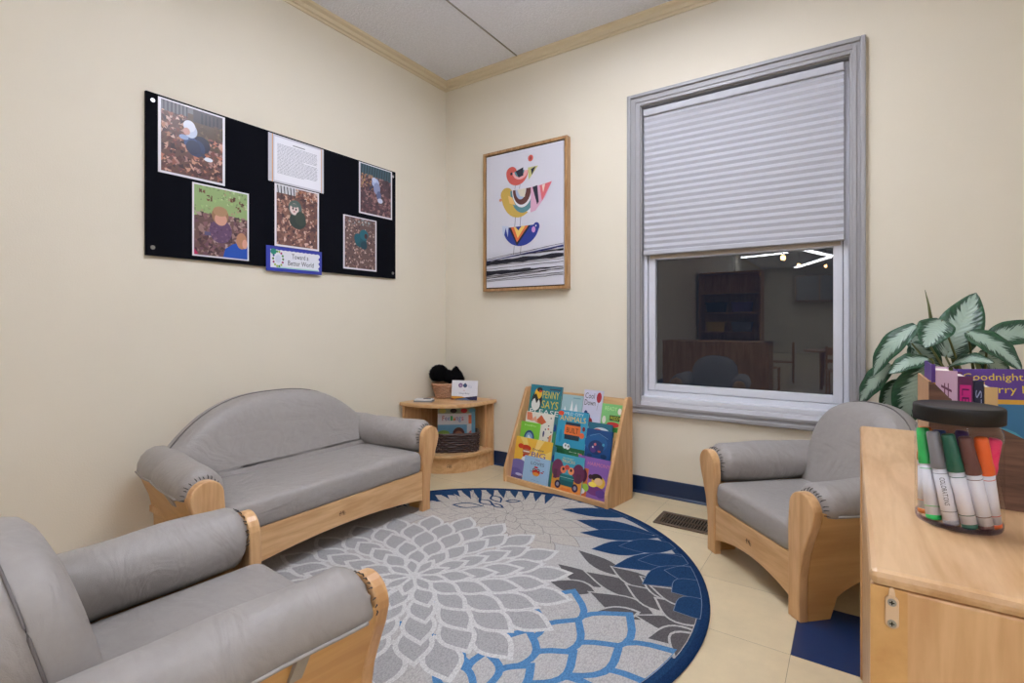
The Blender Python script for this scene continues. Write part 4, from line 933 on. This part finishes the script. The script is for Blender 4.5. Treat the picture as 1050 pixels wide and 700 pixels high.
def marker(loc, top, col, label, txt=False, tint=None):
    v = Vector(top)-Vector(loc); Lm = v.length; q = v.to_track_quat('Z', 'Y')
    t = thing('marker', label, 'marker', loc, 0, 'markers in the plastic jar'); t.rotation_mode = 'QUATERNION'; t.rotation_quaternion = q
    r = .0078
    def c(rr, z, nn=20): return [(rr*math.cos(2*PI*k/nn), rr*math.sin(2*PI*k/nn), z) for k in range(nn)]
    z1 = Lm*.60
    m = mat('marker_ink', col, .35)
    b = MB(); b.loft([c(r*.8, 0), c(r, .0012), c(r, .006)]); b.build('end_plug', m, t)
    b = MB(); rc = [(232, 232, 238)]
    b.loft([c(r*1.0, .006), c(r*1.0, z1)], col=(226, 227, 234))
    b.loft([c(r*1.012, .016), c(r*1.012, .0168)], col=tint or col); b.loft([c(r*1.012, z1-.006), c(r*1.012, z1-.0052)], col=tint or col)
    if txt:
        u = t.rotation_quaternion.inverted() @ (Vector((2.204, -2.494, .75))-Vector(loc)); a0 = math.atan2(u.y, u.x)
        for f in text_polys('COLORATIONS'):
            pts = []
            for x, y in f:
                z = z1-.010-x*(z1-.034); an = a0+(y-.5)*.62; pts.append((r*1.03*math.cos(an), r*1.03*math.sin(an), z))
            b.face(pts, (40, 40, 48))
    b.build('barrel', M['gloss'], t, normals=not txt)
    b = MB(); b.loft([c(r*1.05, z1), c(r*1.10, z1+.001), c(r*1.10, z1+.008), c(r*.98, z1+.014), c(r*.86, Lm-.002), c(r*.72, Lm)]); b.build('cap', m, t)
    return t
fwv = Vector((JX-2.204, JY+2.494, 0)).normalized(); rtv = Vector((fwv.y, -fwv.x, 0))
def jp(px, d, z):                                        # point in the jar: sideways offset, depth offset from its centre
    return tuple(Vector((JX, JY, JZ+z))+rtv*px+fwv*d)
marker(jp(-.0310, -.005, .006), jp(-.0320, .0125, .114), (232, 130, 50), 'orange marker at the far left inside the jar, mostly hidden')
marker(jp(-.0220, -.0245, .006), jp(-.0340, -.004, .115), (46, 190, 96), 'bright green capped marker at the left front inside the jar')
marker(jp(-.0055, -.0325, .006), jp(-.0235, -.0245, .115), (132, 132, 138), 'grey capped marker with lettering down its white barrel', True)
marker(jp(.0110, -.0310, .006), jp(-.0092, -.0330, .115), (30, 96, 76), 'dark green capped marker in the middle of the jar')
marker(jp(.0250, -.0220, .006), jp(.0062, -.0335, .114), (104, 66, 62), 'brown capped marker between the dark green and orange ones')
marker(jp(.0325, -.0065, .006), jp(.0205, -.0270, .114), (238, 104, 44), 'orange capped marker at the right front inside the jar', tint=(220, 90, 70))
marker(jp(.017, .008, .006), jp(.0335, -.0095, .111), (240, 56, 110), 'pink capped marker leaning the other way at the right of the jar')
marker(jp(-.014, .012, .008), jp(-.018, .022, .110), (60, 90, 170), 'blue marker at the back of the jar')
marker(jp(.002, .016, .008), jp(.004, .024, .112), (90, 60, 130), 'purple marker at the back of the jar behind the green one')

# magazine style book bin with books
bx0, by0 = 2.294, -1.565
bb = thing('book_bin', 'wood-grain board book bin with sloping sides behind the marker jar', 'book bin', (bx0, by0, .6105))
BW, BD = .32, .150
def bside(y0, y1, m, name):
    b = MB(); pts = [(0, 0), (BW, 0), (BW, .055), (.20, .065), (.12, .085), (.07, .110), (.03, .135), (.006, .164), (0, .166)]; b.prism(pts, y0, y1, 'y'); b.build(name, m, bb)
bside(0, .003, M['walnut'], 'near_side'); bside(BD-.003, BD, M['kraft'], 'far_side')
b = MB(); b.box((0, .003, 0), (.003, BD-.003, .166)); b.box((.003, .003, 0), (BW, BD-.003, .003)); b.box((BW-.003, .003, 0), (BW, BD-.003, .055)); b.build('bin_end', M['kraft'], bb)
def c_plain(c, extra=None):
    def f(a, w_, h_):
        a.rect(0, 0, 1, 1, c)
        if extra: extra(a)
    return f
def sp_pink(a):
    a.text('#nita', .25, .35, .75, .90, (110, 60, 90), True)
def sp_mag(a): a.rect(.12, .62, .88, .93, (196, 40, 130)); a.text('LEO', .25, .66, .75, .90, (90, 20, 80), True); a.rect(.12, .1, .88, .58, (84, 30, 70))
def sp_dark(a): a.text('STORY', .2, .4, .8, .92, (150, 160, 200), True)
def sp_tan(a): a.rect(.06, .05, .94, .96, (206, 172, 120)); a.ell(.5, .6, .3, .1, (140, 90, 60)); a.ell(.5, .8, .2, .05, (180, 120, 80)); a.rect(.3, .2, .7, .5, (150, 110, 70))
gb = 'books in the wood-grain bin'
zb = .6145
book('thin purple and gold book at the left end of the bin', (2.298, -1.552, zb), .0045, .186, .085, c_plain((96, 64, 150), lambda a: a.rect(.3, .0, 1, .86, (226, 170, 70))), (96, 64, 150), 0, 0, 0, gb)
book('thick pink book with brown lettering in the bin', (2.3025, -1.556, zb), .0235, .178, .082, c_plain((214, 180, 206), sp_pink), (214, 180, 206), 0, 0, 0, gb)
book('purple book with a magenta panel on its spine, right of the pink book', (2.3265, -1.557, zb), .0155, .171, .082, c_plain((104, 48, 92), sp_mag), (104, 48, 92), 0, 0, 0, gb)
book('black and dark blue spined book in the bin', (2.3425, -1.558, zb), .0105, .166, .082, c_plain((34, 38, 66), sp_dark), (34, 38, 66), 0, 0, 0, gb)
book('tan spined picture book in the bin beside the dark one', (2.3535, -1.559, zb), .0135, .158, .082, c_plain((206, 172, 120), sp_tan), (196, 160, 108), 0, 0, 0, gb)
def c_night(a, w_, h_):
    a.rect(0, 0, 1, 1, (94, 60, 150)); a.rect(0, 0, 1, .74, (226, 170, 60)); a.rect(.03, 0, .97, .70, (58, 120, 160)); a.ell(.3, .3, .24, .2, (90, 170, 190)); a.ell(.2, .4, .2, .1, (200, 190, 110)); a.ell(.6, .2, .3, .18, (36, 80, 130)); a.rect(.66, 0, .69, .70, (226, 190, 80)); a.ell(.36, .3, .1, .09, (220, 216, 150)); a.line([(.05, .1), (.3, .2), (.6, .12), (.95, .24)], .03, (130, 190, 200))
    a.text('Goodnight,', .05, .885, .55, .965, (240, 214, 60)); a.text('Starry Night', .18, .775, .78, .86, (240, 214, 60))
book('purple board book titled Goodnight, Starry Night at the back right of the bin', (2.345, -1.465, zb), .145, .174, .016, c_night, (94, 60, 150), math.radians(8), math.radians(3), math.radians(-2), gb)

# ------------------------------------------------------------------ potted plant behind the armchair
pl = thing('potted_plant', 'leafy houseplant with silver and dark green leaves beyond the cabinet by the window', 'plant', (2.56, -.235, 0))
PX, PY = 2.56, -.235
b = MB(); b.cyl((0, 0, 0), .10, .44, 40, r2=.135, bev=.006); b.build('pot', M['pot'], pl)
b = MB(); b.loft([[(.118*math.cos(2*PI*k/40), .118*math.sin(2*PI*k/40), z) for k in range(40)] for z in (.4402, .446)]); b.build('soil', M['soil'], pl)
lm = bpy.data.materials.new('variegated_leaf'); lm.use_nodes = True; nt = lm.node_tree; N = nt.nodes; L = nt.links; p = N['Principled BSDF']
p.inputs['Roughness'].default_value = .32; p.inputs['Specular IOR Level'].default_value = .5
uv = N.new('ShaderNodeUVMap'); uv.uv_map = 'UVMap'; sx = N.new('ShaderNodeSeparateXYZ'); L.new(uv.outputs[0], sx.inputs[0])
def mth(op, a_, b_=None, c_=None):
    n = N.new('ShaderNodeMath'); n.operation = op
    for i, q in enumerate((a_, b_, c_)):
        if q is None: continue
        if isinstance(q, (int, float)): n.inputs[i].default_value = q
        else: L.new(q, n.inputs[i])
    return n.outputs[0]
au = mth('ABSOLUTE', mth('SUBTRACT', mth('MULTIPLY', sx.outputs[0], 2.0), 1.0))
obj = N.new('ShaderNodeObjectInfo')
cmb = N.new('ShaderNodeCombineXYZ'); L.new(mth('MULTIPLY', au, 1.2), cmb.inputs[0]); L.new(mth('SUBTRACT', mth('MULTIPLY', sx.outputs[1], 22.0), mth('MULTIPLY', au, 6.0)), cmb.inputs[1]); L.new(obj.outputs['Random'], cmb.inputs[2])
ns = N.new('ShaderNodeTexNoise'); ns.inputs['Scale'].default_value = 1.3; ns.inputs['Detail'].default_value = 4; L.new(cmb.outputs[0], ns.inputs[0])
mk = mth('ADD', au, mth('MULTIPLY', mth('SUBTRACT', ns.outputs['Fac'], .5), 1.5))
r1 = N.new('ShaderNodeValToRGB'); e = r1.color_ramp.elements; e[0].position = .42; e[0].color = s2l((150, 172, 158)); e[1].position = .54; e[1].color = s2l((34, 66, 48))
e2 = r1.color_ramp.elements.new(.26); e2.color = s2l((158, 180, 164)); e3 = r1.color_ramp.elements.new(.98); e3.color = s2l((48, 92, 62))
L.new(mk, r1.inputs[0]); L.new(r1.outputs[0], p.inputs['Base Color'])
vb = mth('SINE', mth('SUBTRACT', mth('MULTIPLY', sx.outputs[1], 90.0), mth('MULTIPLY', au, 22.0)))
bp = N.new('ShaderNodeBump'); bp.inputs['Strength'].default_value = .25; bp.inputs['Distance'].default_value = .002; L.new(vb, bp.inputs['Height']); L.new(bp.outputs[0], p.inputs['Normal'])
def leaf(base, tip, width, nrm, arch=.03, cup=.15, dark=False):
    """a curved blade; nrm roughly the way its face looks"""
    P0, P1 = Vector(base), Vector(tip); d = P1-P0; Ln = d.length; d.normalize(); nn = Vector(nrm); nn = (nn-d*nn.dot(d)).normalized(); sd = d.cross(nn)
    bm = bmesh.new(); ul = bm.loops.layers.uv.new('UVMap'); nu, nv = 10, 18; g = []
    for j in range(nv+1):
        t_ = j/nv; wv = width/2*(math.sin(PI*min(1, (t_*.97+.03)**.78))**.72 if t_ < 1 else 0)*(1-.12*t_)
        c = P0+d*Ln*t_+nn*arch*math.sin(PI*t_); row = []
        for i in range(nu+1):
            u = i/nu*2-1; wob = .0025*math.sin(t_*17+u*2.3)*abs(u)
            row.append(bm.verts.new(c+sd*u*wv+nn*(abs(u)**1.4*wv*cup-wv*cup*.3+wob)-Vector((PX, PY, 0))))
        g.append(row)
    for j in range(nv):
        for i in range(nu):
            try: f = bm.faces.new((g[j][i], g[j][i+1], g[j+1][i+1], g[j+1][i]))
            except ValueError: continue
            f.smooth = True
            for l, (ii, jj) in zip(f.loops, ((i, j), (i+1, j), (i+1, j+1), (i, j+1))): l[ul].uv = (ii/nu, jj/nv)
    me = bpy.data.meshes.new('leaf'); bm.to_mesh(me); bm.free(); me.materials.append(lm)
    o = bpy.data.objects.new('leaf', me); COL.objects.link(o); o.parent = pl
    so = o.modifiers.new('thick', 'SOLIDIFY'); so.thickness = .0008
    root = Vector((PX, PY, .45)); mid = (root+P0)/2+Vector((0, 0, .03))
    b = MB(); b.x = Matrix.Translation((-PX, -PY, 0)); b.tube([root, mid, P0, P0+d*.02], [.006, .0045, .003, .002], 7); b.build('leaf_stalk', M['stem'], pl)
cp = Vector((2.204, -2.494, .86))
LEAVES = [
((2.46, -0.3, 0.747), (2.544, -0.24, 0.96), 0.13, (-0.1, -1, 0.25), 0.012) ,
((2.446, -0.34, 0.87), (2.396, -0.4, 0.778), 0.102, (-0.1, -0.9, 0.5), 0.012) ,
((2.384, -0.3, 0.853), (2.264, -0.26, 0.667), 0.086, (-0.35, -0.8, 0.6), 0.03) ,
((2.317, -0.26, 0.712), (2.224, -0.17, 0.553), 0.083, (-0.4, -0.8, 0.4), 0.015) ,
((2.416, -0.32, 0.74), (2.304, -0.36, 0.685), 0.078, (0, -0.6, 0.8), 0.02) ,
((2.412, -0.28, 0.711), (2.35, -0.22, 0.494), 0.126, (-0.2, -1, 0.3), 0.03) ,
((2.341, -0.24, 0.656), (2.298, -0.2, 0.524), 0.076, (-0.3, -0.9, 0.3), 0.01) ,
((2.511, -0.32, 0.832), (2.625, -0.38, 0.717), 0.085, (0.2, -0.8, 0.6), 0.02) ,
((2.564, -0.28, 0.81), (2.724, -0.22, 0.838), 0.088, (0.1, -0.9, 0.4), 0.02) ,
((2.462, -0.33, 0.717), (2.558, -0.42, 0.74), 0.076, (0, -0.6, 0.8), 0.02) ,
((2.547, -0.25, 0.76), (2.628, -0.22, 0.688), 0.084, (0.1, -0.9, 0.3), 0.01) ,
((2.377, -0.22, 0.788), (2.459, -0.2, 0.677), 0.09, (0, -1, 0.3), 0.01) ,
((2.365, -0.2, 0.811), (2.435, -0.18, 0.753), 0.084, (0, -0.8, 0.6), 0.01) ,
]
for B_, T_, w_, n_, ar in LEAVES: leaf(B_, T_, w_, n_, ar)
b = MB(); b.x = Matrix.Translation((-PX, -PY, 0)); b.tube([(2.426, -0.27, 0.863), (2.419, -0.268, 0.92), (2.409, -0.27, 0.973)], [.006, .0035, .0008], 7); b.tube([(PX, PY, .45), (PX-.05, PY-.03, .68), (2.426, -0.27, 0.863)], [.007, .006, .006], 7); b.build('new_shoot', M['stem'], pl)
b = MB(); b.x = Matrix.Translation((-PX, -PY, 0))
for dx, dy in ((0, 0), (-.05, -.01), (.045, -.02)): b.tube([(PX+dx*.5, PY+dy, .445), (PX-.04+dx, PY-.03+dy, .62), (PX-.08+dx*1.2, PY-.05+dy, .74)], [.011, .009, .006], 8)
b.build('stems', M['stem'], pl)

# ------------------------------------------------------------------ the classroom behind, seen only as a reflection in the dark pane
def far_light(p0, p1, label):
    p0, p1 = Vector(p0), Vector(p1); d = p1-p0; t = thing('linear_ceiling_light', label, 'ceiling light', tuple((p0+p1)/2), math.atan2(d.y, d.x), 'linear lights at the far end')
    L_ = d.length/2; b = MB(); b.box((-L_, -.07, 0), (L_, .07, .04), .004); b.build('housing', M['white'], t)
    b = MB(); b.box((-L_+.01, -.06, -.02), (L_-.01, .06, 0), .004); b.build('lamp_tube', M['tube'], t)
far_light((.1, -9.87, 2.36), (1.06, -9.55, 2.36), 'long ceiling lamp over the far left of the classroom')
far_light((1.40, -9.30, 2.36), (1.84, -10.78, 2.36), 'long ceiling lamp at the far right, turned towards the corner')
far_light((1.76, -10.9, 2.36), (.95, -12.9, 2.36), 'farthest long ceiling lamp of the classroom')
for x, y, z, r in ((1.43, -5., 1.73, .034), (1.46, -7, 1.82, .03), (1.84, -7, 1.78, .022), (.47, -7, 1.71, .022)):
    t = thing('pendant_lamp', 'small warm pendant lamp hanging in the classroom, one of the more distant ones', 'lamp', (x, y, z), 0, 'warm pendant lamps')
    t['label'] = {5.0: 'largest and nearest of the warm pendant lamps behind', 1.46: 'middle one of the three far warm pendant lamps', 1.84: 'rightmost small far warm pendant lamp', .47: 'leftmost small far warm pendant lamp near the wall'}[5.0 if y == -5. else x]
    b = MB(); b.tube([(0, 0, r), (0, 0, 2.42-z)], .003, 6); b.build('cord', M['black'], t)
    b = MB(); b.loft([[(q*math.cos(2*PI*k/16), q*math.sin(2*PI*k/16), zz) for k in range(16)] for q, zz in ((.3*r, r), (.9*r, .4*r), (r, -.2*r), (.6*r, -.9*r))]); b.build('shade', M['warm'], t)
def cab(x, y, w_, d, h, n, label, rz=0):
    t = thing('wooden_shelf_unit', label, 'shelf', (x, y, 0), rz)
    b = MB(); b.box((0, 0, 0), (.02, d, h), .003); b.build('side_panel', M['oldwood'], t); b = MB(); b.box((w_-.02, 0, 0), (w_, d, h), .003); b.build('side_panel', M['oldwood'], t)
    b = MB(); b.box((0, 0, h-.02), (w_, d, h), .003); b.build('shelf_top', M['oldwood'], t); b = MB(); b.box((.02, d-.01, .02), (w_-.02, d, h-.02)); b.build('back_panel', M['oldwood'], t)
    for k in range(n): z = .06+(h-.1)*k/n; b = MB(); b.box((.02, 0, z), (w_-.02, d-.01, z+.018)); b.build('shelf_board', M['oldwood'], t)
    return t
cab(.55, -2.98, 1.0, .32, .68, 2, 'wooden shelf unit behind the nearest armchair')
cab(1.0, -6.2, .95, .35, 1.7, 5, 'tall wooden shelf unit along the left wall of the classroom', PI)
for k, (cn, cc) in enumerate((('red', (170, 50, 44)), ('blue', (44, 70, 140)), ('white', (214, 214, 214)), ('green', (70, 120, 70)), ('yellow', (206, 170, 70)), ('grey', (130, 130, 136)), ('black', (30, 30, 34)), ('purple', (110, 80, 140)))):
    t = thing('storage_bin', cn+' storage bin on the tall classroom shelf unit', 'bin', (.30+(k % 2)*.40, -6.37, .081+.32*(k//2)))
    m_ = mat('bin_'+cn, cc, .5); b = MB(); x_, y_, z_ = .15, .11, .16
    b.loft([[(x_*q, -y_*q, zz), (x_*q, y_*q, zz), (-x_*q, y_*q, zz), (-x_*q, -y_*q, zz)] for q, zz in ((.85, 0), (1, z_), (.95, z_), (.82, .01))], smooth=False); b.build('bin_body', m_, t)
    b = MB(); b.box((-x_-.004, -y_-.004, z_-.012), (x_+.004, -y_, z_)); b.box((-x_-.004, y_, z_-.012), (x_+.004, y_+.004, z_)); b.build('bin_rim', m_, t)
cab(2.6, -12.9, 1.6, .4, .9, 2, 'long low shelf unit at the far classroom wall')
t = thing('wall_cupboard', 'wide row of closed wall cupboards at the far end', 'cupboard', (.9, -13.55, 1.45))
b = MB(); b.box((0, 0, 0), (3.4, .33, .7), .004); b.build('carcass', M['oldwood'], t)
for k in range(6): b = MB(); b.box((.02+k*.565, .33, .02), (.56+k*.565, .35, .68), .003); b.build('door', mat('cupboard_door', (150, 146, 140), .5), t)
def chair(x, y, rz, label):
    t = thing('classroom_chair', label, 'chair', (x, y, 0), rz, 'wooden chairs in the classroom')
    b = MB(); b.box((-.16, -.15, .29), (.16, .15, .305), .004); b.build('seat', M['oldwood'], t)
    for a_, c_, h in ((-.15, -.14, .29), (.13, -.14, .29), (-.15, .13, .58), (.13, .13, .58)): b = MB(); b.box((a_, c_, 0), (a_+.022, c_+.022, h), .003); b.build('leg', M['oldwood'], t)
    b = MB(); b.box((-.128, .135, .47), (.13, .147, .56), .003); b.box((-.128, .135, .38), (.13, .147, .42), .003); b.build('backrest', M['oldwood'], t)
    return t
for i, (x, y, rz) in enumerate(((1.25, -4.5, .4), (2.1, -4.45, 3.0), (1.35, -5.7, 4.6), (2.95, -5.3, 1.2))):
    chair(x, y-.0, rz, ['wooden chair nearest the shelf unit', 'wooden chair turned away beside the round table', 'wooden chair tucked behind the table', 'wooden chair on the far side of the table'][i])
t = thing('classroom_table', 'round wooden classroom table with four legs', 'table', (2.1, -5.25, 0))
b = MB(); b.cyl((0, 0, .48), .45, .025, 48, bev=.004); b.build('tabletop', M['oldwood'], t)
for k in range(4): b = MB(); a_ = PI/4+k*PI/2; b.cyl((.33*math.cos(a_), .33*math.sin(a_), 0), .02, .48, 14); b.build('leg', M['oldwood'], t)
